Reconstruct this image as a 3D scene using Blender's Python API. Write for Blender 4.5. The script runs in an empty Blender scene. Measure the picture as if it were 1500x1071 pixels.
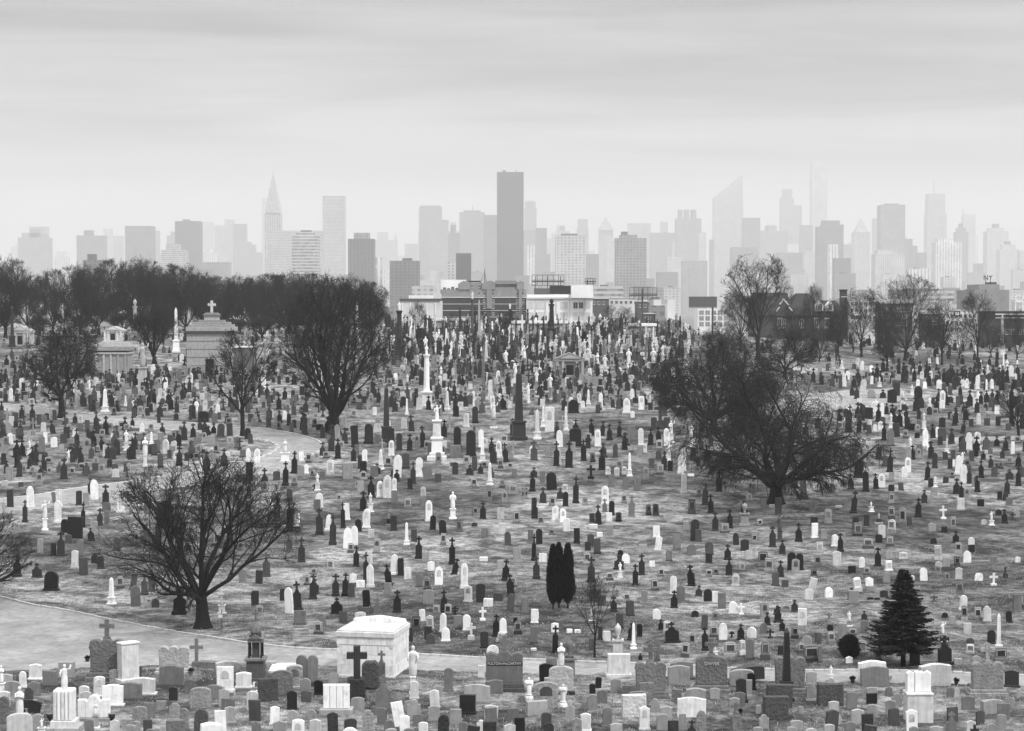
import bpy, math, random
import numpy as np
from mathutils import Vector, Matrix

random.seed(7)
scene = bpy.context.scene
COL = scene.collection
R = math.radians

# ------------------------------------------------------------------ camera
F = 2836.0                      # focal length in pixels of the 1500 px wide photograph
CZ = 18.0                       # camera height over the low ground
PITCH = math.atan(85.5 / F)
cam_d = bpy.data.cameras.new('camera')
cam_d.sensor_width = 36.0
cam_d.lens = 36.0 * F / 1500.0
cam_d.clip_start = 1.0
cam_d.clip_end = 30000.0
cam = bpy.data.objects.new('camera', cam_d)
cam.location = (0, 0, CZ)
cam.rotation_euler = (math.pi / 2 - PITCH, 0, 0)
COL.objects.link(cam)
scene.camera = cam

# ------------------------------------------------------------------ world: overcast winter sky (black and white photograph)
SUN_EL, SUN_AZ = R(52), R(135)   # azimuth clockwise from +Y (away from the camera)
world = bpy.data.worlds.new('World')
scene.world = world
world.use_nodes = True
nt = world.node_tree
nt.nodes.clear()
def N(t, kind, **kw):
    n = t.nodes.new(kind)
    for k, v in kw.items():
        setattr(n, k, v)
    return n
out = N(nt, 'ShaderNodeOutputWorld')
bg = N(nt, 'ShaderNodeBackground')
sky = N(nt, 'ShaderNodeTexSky', sky_type='NISHITA', sun_disc=False)
sky.sun_elevation = SUN_EL
sky.sun_rotation = SUN_AZ
sky.dust_density = 4.0
skys = N(nt, 'ShaderNodeRGBToBW')
nt.links.new(sky.outputs[0], skys.inputs[0])
m01 = N(nt, 'ShaderNodeMath', operation='MULTIPLY')
nt.links.new(skys.outputs[0], m01.inputs[0])
m01.inputs[1].default_value = 0.07
tc = N(nt, 'ShaderNodeTexCoord')
sep = N(nt, 'ShaderNodeSeparateXYZ')
nt.links.new(tc.outputs['Generated'], sep.inputs[0])
# overcast veil: a little brighter in the haze at the horizon, dips, then rises to the zenith
ramp = N(nt, 'ShaderNodeValToRGB')
el = ramp.color_ramp.elements
el[0].position = 0.0; el[0].color = (.80,) * 3 + (1,)
el[1].position = 1.0; el[1].color = (2.3,) * 3 + (1,)
for p, c in ((.045, .62), (.075, .42), (.12, .30), (.17, .27), (.26, .40), (.5, 1.25)):
    e = el.new(p); e.color = (c, c, c, 1)
nt.links.new(sep.outputs['Z'], ramp.inputs[0])
# streaky cloud bands
mp = N(nt, 'ShaderNodeMapping')
mp.inputs['Scale'].default_value = (2.4, 2.4, 30.0)
mp.inputs['Location'].default_value = (3.1, 1.7, .35)
nt.links.new(tc.outputs['Generated'], mp.inputs[0])
n1 = N(nt, 'ShaderNodeTexNoise')
n1.inputs['Scale'].default_value = 1.6
n1.inputs['Detail'].default_value = 6
n1.inputs['Roughness'].default_value = .52
n1.inputs['Distortion'].default_value = .5
nt.links.new(mp.outputs[0], n1.inputs['Vector'])
cr = N(nt, 'ShaderNodeMapRange')
cr.inputs[1].default_value = .34; cr.inputs[2].default_value = .64
cr.inputs[3].default_value = .42; cr.inputs[4].default_value = 1.30
nt.links.new(n1.outputs[0], cr.inputs[0])
cfade = N(nt, 'ShaderNodeMapRange')     # clouds dissolve into haze near the horizon
cfade.inputs[1].default_value = .045; cfade.inputs[2].default_value = .10
nt.links.new(sep.outputs['Z'], cfade.inputs[0])
cmix = N(nt, 'ShaderNodeMix', data_type='FLOAT')
cmix.inputs[2].default_value = 1.0
nt.links.new(cfade.outputs[0], cmix.inputs[0])
nt.links.new(cr.outputs[0], cmix.inputs[3])
veil = N(nt, 'ShaderNodeMath', operation='MULTIPLY')
nt.links.new(ramp.outputs[0], veil.inputs[0])
nt.links.new(cmix.outputs[0], veil.inputs[1])
smix = N(nt, 'ShaderNodeMix', data_type='FLOAT')
smix.inputs[0].default_value = .90
nt.links.new(m01.outputs[0], smix.inputs[2])
nt.links.new(veil.outputs[0], smix.inputs[3])
nt.links.new(smix.outputs[0], bg.inputs[0])
bg.inputs[1].default_value = 1.0
nt.links.new(bg.outputs[0], out.inputs[0])

# ------------------------------------------------------------------ sun behind thin cloud
sd = bpy.data.lights.new('sun', 'SUN')
sd.energy = 2.6
sd.angle = R(6)
sun = bpy.data.objects.new('sun', sd)
dirv = Vector((math.sin(SUN_AZ) * math.cos(SUN_EL), math.cos(SUN_AZ) * math.cos(SUN_EL), math.sin(SUN_EL)))
sun.rotation_euler = dirv.to_track_quat('Z', 'Y').to_euler()
sun.location = dirv * 500
COL.objects.link(sun)

vs = scene.view_settings
vs.view_transform = 'Standard'
vs.look = 'None'
vs.exposure = 0.3
vs.gamma = 1.0
vs.use_curve_mapping = False
cy = scene.cycles
cy.use_denoising = True
cy.max_bounces = 6
cy.diffuse_bounces = 2
cy.glossy_bounces = 2
cy.transmission_bounces = 2
cy.transparent_max_bounces = 8
cy.volume_bounces = 1
cy.volume_step_rate = 4.0
scene.render.film_transparent = False

# ------------------------------------------------------------------ terrain function
_py = [-600, 60, 100, 118, 132, 165, 192, 235, 275, 330, 368, 400, 480, 650, 900, 20000]
_pz = [0, 0, 0, 0, .2, 1.25, 2.9, 6.0, 8.7, 11.7, 12.9, 12.7, 10.5, 6, 2, 0]
_ty = np.arange(-600, 1500, 1.0)
_tz = np.interp(_ty, _py, _pz)
_k = np.exp(-np.arange(-24, 25) ** 2 / (2 * 8.0 ** 2)); _k /= _k.sum()
_tz = np.convolve(np.pad(_tz, 24, mode='edge'), _k, mode='valid')
def sstep(a, b, x):
    t = np.clip((x - a) / (b - a), 0, 1)
    return t * t * (3 - 2 * t)
def hgt(x, y):
    z = np.interp(y, _ty, _tz)
    z = z - 3.0 * sstep(25, 95, x) * sstep(190, 320, y) * (1 - sstep(450, 900, y))
    z = z + .10 * np.sin(x * .21 + 1.3) * np.sin(y * .17) + .05 * np.sin(x * .53 + y * .31)
    return z
def gz(x, y):
    return float(hgt(np.float64(x), np.float64(y)))
_cp, _sp = math.cos(PITCH), math.sin(PITCH)
def ray(u, v):
    a = (u - 750.0) / F; b = -(v - 535.5) / F
    return Vector((a, _cp + b * _sp, -_sp + b * _cp))
def ground(u, v, far=450):
    """the ground point seen at pixel (u, v) of the photograph"""
    d = ray(u, v)
    ys = np.arange(55, far, 1.0)
    t = ys / d.y
    gap = (CZ + d.z * t) - hgt(d.x * t, ys)
    i = int(np.argmax(gap < 0)) if (gap < 0).any() else len(ys) - 1
    lo, hi = ys[max(i - 1, 0)], ys[i]
    for _ in range(12):
        m = (lo + hi) / 2
        if CZ + d.z * m / d.y - gz(d.x * m / d.y, m) < 0: hi = m
        else: lo = m
    t = hi / d.y
    return d.x * t, hi
def pix(x, y, z):
    dz = z - CZ
    yc = dz * _cp + y * _sp; zc = y * _cp - dz * _sp
    return 750 + F * x / zc, 535.5 - F * yc / zc
def zat(v, D):
    """height of a point at distance D that shows on image row v"""
    d = ray(750, v)
    return CZ + d.z / d.y * D
def xat(u, D):
    return (u - 750.0) / F * D

# ------------------------------------------------------------------ mesh helpers
class MB:
    def __init__(s):
        s.v = []; s.f = []
    def add(s, vs, fs):
        o = len(s.v); s.v += [tuple(p) for p in vs]; s.f += [tuple(i + o for i in q) for q in fs]
        return s
    def box(s, x0, x1, y0, y1, z0, z1, c=0.0, taper=0.0):
        """box with chamfered upper edges; taper shrinks the top"""
        tx, ty = taper * (x1 - x0) / 2, taper * (y1 - y0) / 2
        if c <= 0:
            v = [(x0, y0, z0), (x1, y0, z0), (x1, y1, z0), (x0, y1, z0), (x0 + tx, y0 + ty, z1), (x1 - tx, y0 + ty, z1), (x1 - tx, y1 - ty, z1), (x0 + tx, y1 - ty, z1)]
            return s.add(v, [(3, 2, 1, 0), (4, 5, 6, 7), (0, 1, 5, 4), (1, 2, 6, 5), (2, 3, 7, 6), (3, 0, 4, 7)])
        rings = []
        for z, q, tt in ((z0, 0, 0), (z1 - c, 0, 1), (z1, c, 1)):
            a, b = q + tx * tt, q + ty * tt
            rings.append([(x0 + a, y0 + b, z), (x1 - a, y0 + b, z), (x1 - a, y1 - b, z), (x0 + a, y1 - b, z)])
        v = rings[0] + rings[1] + rings[2]
        f = [(3, 2, 1, 0), (8, 9, 10, 11)]
        for k in (0, 4):
            for i in range(4):
                j = (i + 1) % 4
                f.append((k + i, k + j, k + 4 + j, k + 4 + i))
        return s.add(v, f)
    def prism(s, outline, t, c=.012, y=0.0, x=0.0, z=0.0):
        """outline (x, z) counter-clockwise seen from -Y, extruded along Y with chamfered front and back edges"""
        n = len(outline); P = [Vector(p) for p in outline]
        ins = []
        for i in range(n):
            a, b, d = P[i - 1], P[i], P[(i + 1) % n]
            e1 = (b - a); e2 = (d - b)
            if e1.length < 1e-6: e1 = e2
            if e2.length < 1e-6: e2 = e1
            e1 = e1.normalized(); e2 = e2.normalized()
            nn = Vector((-e1.y - e2.y, e1.x + e2.x))
            nn = nn.normalized() if nn.length > 1e-6 else Vector((0, 0))
            ins.append(b + nn * c)
        f0, f1 = y - t / 2, y + t / 2
        v = [(x + p.x, f0, z + p.y) for p in ins] + [(x + p.x, f0 + c, z + p.y) for p in P]
        v += [(x + p.x, f1 - c, z + p.y) for p in P] + [(x + p.x, f1, z + p.y) for p in ins]
        f = [tuple(range(n)), tuple(range(4 * n - 1, 3 * n - 1, -1))]
        for k in range(3):
            for i in range(n):
                j = (i + 1) % n
                f.append((k * n + i, (k + 1) * n + i, (k + 1) * n + j, k * n + j))
        return s.add(v, f)
    def lathe(s, prof, n=10, x=0, y=0, z=0, sx=1, sy=1, ph=0):
        """profile [(r, z)] bottom to top"""
        v = []
        for r, h in prof:
            for i in range(n):
                a = 2 * math.pi * i / n + ph
                v.append((x + r * math.cos(a) * sx, y + r * math.sin(a) * sy, z + h))
        f = [tuple(range(n - 1, -1, -1)), tuple(range((len(prof) - 1) * n, len(prof) * n))]
        for k in range(len(prof) - 1):
            for i in range(n):
                j = (i + 1) % n
                f.append((k * n + i, k * n + j, (k + 1) * n + j, (k + 1) * n + i))
        return s.add(v, f)
    def tube(s, pts, rads, n=6):
        v = []; m = len(pts)
        pts = [Vector(p) for p in pts]
        for k in range(m):
            d = (pts[min(k + 1, m - 1)] - pts[max(k - 1, 0)])
            d = d.normalized() if d.length > 1e-9 else Vector((0, 0, 1))
            a = d.cross(Vector((.31, .95, .02)))
            if a.length < .1: a = d.cross(Vector((1, 0, 0)))
            a.normalize(); b = d.cross(a)
            for i in range(n):
                t = 2 * math.pi * i / n
                v.append(pts[k] + (a * math.cos(t) + b * math.sin(t)) * rads[k])
        f = [tuple(range(n - 1, -1, -1)), tuple(range((m - 1) * n, m * n))]
        for k in range(m - 1):
            for i in range(n):
                j = (i + 1) % n
                f.append((k * n + i, k * n + j, (k + 1) * n + j, (k + 1) * n + i))
        return s.add(v, f)
    def mesh(s, name, mat, smooth=False):
        me = bpy.data.meshes.new(name)
        me.from_pydata(s.v, [], s.f)
        me.materials.append(mat)
        if smooth:
            me.polygons.foreach_set('use_smooth', [True] * len(me.polygons))
        me.update()
        return me
    def obj(s, name, mat, parent=None, smooth=False, loc=None):
        return mkobj(name, s.mesh(name, mat, smooth), parent, loc)
def mkobj(name, me, parent=None, loc=None):
    o = bpy.data.objects.new(name, me)
    COL.objects.link(o)
    if parent is not None: o.parent = parent
    if loc is not None: o.location = loc
    return o
def fastmesh(name, verts, faces, mat, smooth=False):
    """verts (n, 3) and faces (m, k) numpy arrays"""
    me = bpy.data.meshes.new(name)
    m, k = faces.shape
    me.vertices.add(len(verts)); me.vertices.foreach_set('co', verts.astype(np.float32).ravel())
    me.loops.add(m * k); me.loops.foreach_set('vertex_index', faces.astype(np.int32).ravel())
    me.polygons.add(m)
    me.polygons.foreach_set('loop_start', np.arange(0, m * k, k, dtype=np.int32))
    if smooth: me.polygons.foreach_set('use_smooth', np.ones(m, dtype=bool))
    me.materials.append(mat)
    me.update(calc_edges=True)
    return me
def tag(o, label=None, cat=None, group=None, kind=None):
    if label: o['label'] = label
    if cat: o['category'] = cat
    if group: o['group'] = group
    if kind: o['kind'] = kind
    return o
def empty(name, x, y, z, rz=0.0, tilt=(0, 0)):
    o = bpy.data.objects.new(name, None)
    o.empty_display_size = .2
    o.location = (x, y, z); o.rotation_euler = (tilt[0], tilt[1], rz)
    COL.objects.link(o)
    return o

# ------------------------------------------------------------------ materials (all neutral: the photograph is black and white)
TONE = [.008, .014, .030, .070, .155, .29, .41, .54, .67, .82]
def newmat(name):
    m = bpy.data.materials.new(name); m.use_nodes = True
    t = m.node_tree; t.nodes.clear()
    o = N(t, 'ShaderNodeOutputMaterial'); b = N(t, 'ShaderNodeBsdfPrincipled')
    t.links.new(b.outputs[0], o.inputs[0])
    return m, t, b
def noise(t, vec, scale, detail=4, rough=.55, dist=0.0):
    n = N(t, 'ShaderNodeTexNoise')
    n.inputs['Scale'].default_value = scale; n.inputs['Detail'].default_value = detail
    n.inputs['Roughness'].default_value = rough; n.inputs['Distortion'].default_value = dist
    if vec is not None: t.links.new(vec, n.inputs['Vector'])
    return n.outputs[0]
def mrange(t, v, a, b, c, d):
    n = N(t, 'ShaderNodeMapRange')
    for i, q in enumerate((a, b, c, d)): n.inputs[i + 1].default_value = q
    t.links.new(v, n.inputs[0])
    return n.outputs[0]
def mth(t, op, a, b):
    n = N(t, 'ShaderNodeMath', operation=op)
    for i, q in enumerate((a, b)):
        if isinstance(q, (int, float)): n.inputs[i].default_value = q
        else: t.links.new(q, n.inputs[i])
    return n.outputs[0]
def scaled(t, vec, s):
    n = N(t, 'ShaderNodeVectorMath', operation='MULTIPLY')
    t.links.new(vec, n.inputs[0]); n.inputs[1].default_value = s
    return n.outputs[0]
def bump(t, b, h, strength, dist=.02):
    n = N(t, 'ShaderNodeBump')
    n.inputs['Strength'].default_value = strength; n.inputs['Distance'].default_value = dist
    t.links.new(h, n.inputs['Height']); t.links.new(n.outputs[0], b.inputs['Normal'])
def stone_mat(name, tone, rough_face=False, rgh=.7):
    m, t, b = newmat(name)
    c = N(t, 'ShaderNodeTexCoord'); oi = N(t, 'ShaderNodeObjectInfo')
    off = N(t, 'ShaderNodeVectorMath', operation='ADD')
    t.links.new(c.outputs['Object'], off.inputs[0])
    rv = N(t, 'ShaderNodeCombineXYZ')
    r10 = mth(t, 'MULTIPLY', oi.outputs['Random'], 37.0)
    for i in range(3): t.links.new(r10, rv.inputs[i])
    t.links.new(rv.outputs[0], off.inputs[1])
    v = off.outputs[0]
    blot = mrange(t, noise(t, v, 3.0, 5, .6), .3, .7, .84, 1.12)
    grain = mrange(t, noise(t, v, 55.0, 3, .7), .3, .7, .86, 1.12)
    streak = mrange(t, noise(t, scaled(t, v, (9.0, 9.0, .7)), 1.0, 4, .6), .36, .62, .86, 1.04)
    k = mth(t, 'MULTIPLY', mth(t, 'MULTIPLY', blot, grain), streak)
    stain = mrange(t, noise(t, scaled(t, v, (1.0, 1.0, .45)), 2.2, 6, .7, .8), .52, .70, 1.0, .72)
    k = mth(t, 'MULTIPLY', k, stain)
    k = mth(t, 'MULTIPLY', k, mrange(t, oi.outputs['Random'], 0, 1, .80, 1.14))
    col = mth(t, 'MINIMUM', mth(t, 'MULTIPLY', k, tone * 1.08), .86)
    t.links.new(col, b.inputs['Base Color'])
    b.inputs['Roughness'].default_value = rgh
    b.inputs['Specular IOR Level'].default_value = .3
    if rough_face:
        vo = N(t, 'ShaderNodeTexVoronoi'); vo.inputs['Scale'].default_value = 7.0
        t.links.new(v, vo.inputs['Vector'])
        hh = mth(t, 'ADD', mth(t, 'MULTIPLY', vo.outputs[0], .7), noise(t, v, 14.0, 5, .7))
        bump(t, b, hh, 1.0, .05)
    else:
        bump(t, b, noise(t, v, 24.0, 5, .7), .35, .01)
    return m
ST = [stone_mat('stone_tone_%d' % i, TONE[i], False, .45 if i < 3 else .75) for i in range(10)]
RK = [stone_mat('rock_tone_%d' % i, TONE[i], True, .85) for i in range(10)]
def plain(name, tone, rgh=.8, amp=.25, scale=2.0, bmp=.0):
    m, t, b = newmat(name)
    c = N(t, 'ShaderNodeTexCoord')
    k = mrange(t, noise(t, c.outputs['Object'], scale, 6, .6), .3, .7, 1 - amp, 1 + amp)
    t.links.new(mth(t, 'MULTIPLY', k, tone), b.inputs['Base Color'])
    b.inputs['Roughness'].default_value = rgh
    b.inputs['Specular IOR Level'].default_value = .25
    if bmp: bump(t, b, noise(t, c.outputs['Object'], scale * 6, 5, .7), bmp, .03)
    return m
M_BARK = plain('bark', .016, .9, .35, 5.0, .8)
M_TWIG = plain('twig', .019, .9, .3, 1.0)
M_NEEDLE = plain('needles', .016, .8, .35, 3.0)
M_CYP = plain('cypress_leaf', .010, .85, .35, 4.0)
M_METAL = plain('dark_metal', .05, .5, .2, 3.0)
M_GLASS = plain('window_glass', .06, .15, .4, .6)
M_INK = plain('cut_lettering', .05, .9, .1, 3.0)
M_GILT = plain('pale_lettering', .5, .8, .1, 3.0)
# ================================================================== ground
def ground_mat():
    m, t, b = newmat('winter_grass')
    c = N(t, 'ShaderNodeTexCoord').outputs['Object']
    big = mrange(t, noise(t, c, .05, 4, .55, .6), .38, .62, .52, 1.6)
    mid = mrange(t, noise(t, c, .36, 6, .68, .5), .41, .59, .50, 1.75)
    sml = mrange(t, noise(t, c, 1.7, 6, .72), .38, .62, .55, 1.6)
    fin = mrange(t, noise(t, c, 9.0, 4, .75), .34, .66, .66, 1.38)
    k = mth(t, 'MULTIPLY', mth(t, 'MULTIPLY', big, mid), mth(t, 'MULTIPLY', sml, fin))
    col = mth(t, 'MINIMUM', mth(t, 'MULTIPLY', k, .114), .58)
    t.links.new(col, b.inputs['Base Color'])
    b.inputs['Roughness'].default_value = .95
    b.inputs['Specular IOR Level'].default_value = .1
    hh = mth(t, 'ADD', noise(t, c, 9.0, 6, .75), mth(t, 'MULTIPLY', noise(t, c, 1.3, 4, .6), 2.0))
    bump(t, b, hh, .9, .12)
    return m
def axis(fine0, fine1, step, lo, hi, g=1.18):
    a = list(np.arange(fine0, fine1 + step / 2, step))
    s = step; x = a[-1]
    while x < hi: s *= g; x += s; a.append(min(x, hi))
    s = step; x = a[0]; pre = []
    while x > lo: s *= g; x -= s; pre.append(max(x, lo))
    return np.array(pre[::-1] + a)
gx = axis(-100, 100, 1.25, -6000, 6000); gy = axis(70, 420, 1.25, -400, 11300)
X, Y = np.meshgrid(gx, gy)
Z = hgt(X, Y)
nx, ny = len(gx), len(gy)
idx = np.arange(nx * ny).reshape(ny, nx)
fc = np.stack([idx[:-1, :-1], idx[:-1, 1:], idx[1:, 1:], idx[1:, :-1]], -1).reshape(-1, 4)
M_GRASS = ground_mat()
g = mkobj('ground', fastmesh('ground', np.stack([X, Y, Z], -1).reshape(-1, 3), fc, M_GRASS, True))
tag(g, 'pale dead winter grass over the cemetery slope', kind='structure')

# ------------------------------------------------------------------ lanes and kerbs
def lane_mat():
    m, t, b = newmat('worn_asphalt')
    c = N(t, 'ShaderNodeTexCoord').outputs['Object']
    k = mth(t, 'MULTIPLY', mrange(t, noise(t, c, .25, 5, .6, .5), .3, .7, .72, 1.3), mrange(t, noise(t, c, 3.0, 5, .7), .3, .7, .85, 1.15))
    k = mth(t, 'MULTIPLY', k, mrange(t, noise(t, c, 25.0, 2, .7), .3, .7, .88, 1.12))
    k = mth(t, 'MULTIPLY', k, mrange(t, noise(t, c, .9, 6, .7, 1.2), .36, .64, .8, 1.18))
    vo = N(t, 'ShaderNodeTexVoronoi', feature='DISTANCE_TO_EDGE'); vo.inputs['Scale'].default_value = .33
    wob = N(t, 'ShaderNodeMix', data_type='VECTOR'); wob.inputs[0].default_value = .12
    nz = N(t, 'ShaderNodeTexNoise'); nz.inputs['Scale'].default_value = 1.5; t.links.new(c, nz.inputs['Vector'])
    t.links.new(c, wob.inputs[4]); t.links.new(nz.outputs['Color'], wob.inputs[5])
    t.links.new(wob.outputs[1], vo.inputs['Vector'])
    k = mth(t, 'MULTIPLY', k, mrange(t, vo.outputs['Distance'], .0, .02, .80, 1.0))
    t.links.new(mth(t, 'MULTIPLY', k, .25), b.inputs['Base Color'])
    b.inputs['Roughness'].default_value = .9
    bump(t, b, noise(t, c, 18.0, 4, .7), .4, .02)
    return m
M_LANE = lane_mat()
M_KERB = plain('kerb_stone', .46, .85, .3, 1.5, .3)
def smooth_line(pts, n=10):
    P = [Vector((p[0], p[1], 0)) for p in pts]
    out = []
    for i in range(len(P) - 1):
        a, b, c, d = P[max(i - 1, 0)], P[i], P[i + 1], P[min(i + 2, len(P) - 1)]
        for k in range(n):
            t = k / n
            out.append(.5 * ((2 * b) + (c - a) * t + (2 * a - 5 * b + 4 * c - d) * t * t + (3 * b - a - 3 * c + d) * t ** 3))
    out.append(P[-1])
    return out
def lane(name, label, far_px, near_px):
    """a lane between two edges traced on the ground; kerb along the far edge"""
    A = smooth_line([ground(*p) for p in far_px]); B = smooth_line([ground(*p) for p in near_px])
    n = 150
    def res(L):
        d = [0.0]
        for a, b in zip(L, L[1:]): d.append(d[-1] + (b - a).length)
        q = np.linspace(0, d[-1], n)
        return np.stack([np.interp(q, d, [p.x for p in L]), np.interp(q, d, [p.y for p in L])], -1)
    a, b = res(A), res(B)
    # the near edge is ragged where turf creeps over the asphalt
    jit = np.array([.22 * math.sin(i * 1.7) + .18 * math.sin(i * 4.1 + 1) + .12 * math.sin(i * 9.3) for i in range(n)])
    b = b + (b - a) / (np.hypot(*(b - a).T)[:, None] + 1e-6) * jit[:, None]
    w = 17
    T = np.linspace(0, 1, w)[None, :, None]
    G = a[:, None, :] * (1 - T) + b[:, None, :] * T
    Zz = hgt(G[..., 0], G[..., 1]) + .05 - .045 * np.clip(np.linspace(0, 1, w)[None, :] - .93, 0, 1) / .07 - .012
    V = np.concatenate([G, Zz[..., None]], -1).reshape(-1, 3)
    I = np.arange(n * w).reshape(n, w)
    fcs = np.stack([I[:-1, :-1], I[:-1, 1:], I[1:, 1:], I[1:, :-1]], -1).reshape(-1, 4)
    o = mkobj(name, fastmesh(name, V, fcs, M_LANE, True))
    tag(o, label, kind='structure')
    return a, b
LANES = []
def kerb(line, label, name='kerb', stones=False):
    mb = MB()
    P = [Vector((p[0], p[1])) for p in line]
    vs = []
    for i, p in enumerate(P):
        d = (P[min(i + 1, len(P) - 1)] - P[max(i - 1, 0)]).normalized()
        nrm = Vector((-d.y, d.x))
        z = gz(p.x, p.y)
        for off, zz in ((-.09, -.05), (-.09, .13), (.07, .15), (.11, .12), (.11, -.05)):
            q = p + nrm * off
            vs.append((q.x, q.y, z + zz))
    fs = []
    for i in range(len(P) - 1):
        for k in range(4):
            fs.append((i * 5 + k, i * 5 + k + 1, i * 5 + 5 + k + 1, i * 5 + 5 + k))
    mb.add(vs, fs)
    if not stones:
        return tag(mb.obj(name, M_KERB), label, kind='structure')
    root = bpy.data.objects.new(name, None); COL.objects.link(root); tag(root, label, kind='structure')
    rk = random.Random(8)
    for i in range(0, len(P) - 1):
        a_, b_ = P[i], P[i + 1]
        d = b_ - a_; L = d.length
        if L < .05: continue
        xa, ya = (a_.x + b_.x) / 2, (a_.y + b_.y) / 2
        m_ = MB().box(-L / 2 + .012, L / 2 - .012, -.08, .08, -.1, .14 + rk.uniform(-.02, .015), .02)
        k_ = m_.obj('kerb_stone', M_KERB, root, loc=(xa, ya, gz(xa, ya)))
        k_.rotation_euler = (rk.gauss(0, .03), -(gz(b_.x, b_.y) - gz(a_.x, a_.y)) / L, math.atan2(d.y, d.x) + rk.gauss(0, .012))
a, b = lane('lower_lane', 'pale worn asphalt lane crossing in front of the slope',
    [(-140, 872), (-20, 874), (50, 888), (105, 897), (165, 910), (300, 934), (390, 947), (490, 954), (720, 966), (900, 973), (1200, 984), (1500, 991), (1700, 995)],
    [(-140, 985), (0, 984), (130, 980), (210, 976), (330, 972), (480, 976), (600, 981), (760, 986), (1000, 992), (1250, 1000), (1500, 1005), (1700, 1009)])
LANES.append((a, b)); kerb(a, 'pale stone kerb along the lower lane', stones=True)
a, b = lane('upper_lane', 'pale curving lane on the left slope',
    [(-60, 586), (0, 592), (90, 602), (200, 615), (300, 622), (400, 631), (462, 645), (470, 660), (440, 672)],
    [(-60, 598), (0, 602), (90, 612), (190, 626), (280, 634), (352, 641), (398, 649), (404, 660), (372, 675)])
LANES.append((a, b)); kerb(a, 'kerb on the outer side of the upper lane bend'); kerb(b, 'kerb on the inner side of the upper lane bend')
a, b = lane('middle_lane', 'pale lane running left from the bend across the slope',
    [(440, 672), (350, 676), (280, 692), (190, 706), (90, 720), (0, 732), (-60, 738)],
    [(430, 692), (360, 698), (290, 710), (200, 722), (100, 738), (0, 752), (-60, 758)])
LANES.append((a, b)); kerb(a, 'kerb on the upper side of the middle lane')
a, b = lane('right_lane', 'pale lane glimpsed behind the drooping tree',
    [(1120, 592), (1190, 578), (1240, 572), (1320, 568)], [(1120, 612), (1200, 604), (1262, 596), (1330, 586)])
LANES.append((a, b))
a, b = lane('ridge_lane', 'thin pale lane beyond the stones at the right edge',
    [(1380, 643), (1440, 640), (1520, 637)], [(1380, 648), (1440, 646), (1520, 643)])
LANES.append((a, b))
def on_lane(x, y):
    for a, b in LANES:
        c = (a + b) / 2
        d = np.hypot(c[:, 0] - x, c[:, 1] - y)
        i = int(np.argmin(d))
        if d[i] < np.hypot(*(a[i] - b[i])) / 2 + .5: return True
    return False

# ================================================================== bare trees
def tubes(name, segs, sides, mat):
    """segs: (m, 8) array p0 r0 p1 r1 -> one mesh of tapering tubes"""
    S = np.asarray(segs, dtype=np.float64)
    p0, r0, p1, r1 = S[:, 0:3], S[:, 3], S[:, 4:7], S[:, 7]
    d = p1 - p0; L = np.linalg.norm(d, axis=1, keepdims=True) + 1e-9; d = d / L
    ref = np.where(np.abs(d[:, 2:3]) > .9, np.array([[1.0, 0, 0]]), np.array([[0, 0, 1.0]]))
    a = np.cross(d, ref); a /= np.linalg.norm(a, axis=1, keepdims=True) + 1e-9
    b = np.cross(d, a)
    p0 = p0 - d * r0[:, None] * .3
    V = np.empty((len(S), 2 * sides, 3))
    for i in range(sides):
        t = 2 * math.pi * i / sides
        o = a * math.cos(t) + b * math.sin(t)
        V[:, i] = p0 + o * r0[:, None]; V[:, sides + i] = p1 + o * r1[:, None]
    base = (np.arange(len(S)) * 2 * sides)[:, None]
    fs = []
    for i in range(sides):
        j = (i + 1) % sides
        fs.append(base + np.array([[i, j, sides + j, sides + i]]))
    Fc = np.stack(fs, 1).reshape(-1, 4)
    return fastmesh(name, V.reshape(-1, 3), Fc, mat, True)
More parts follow.
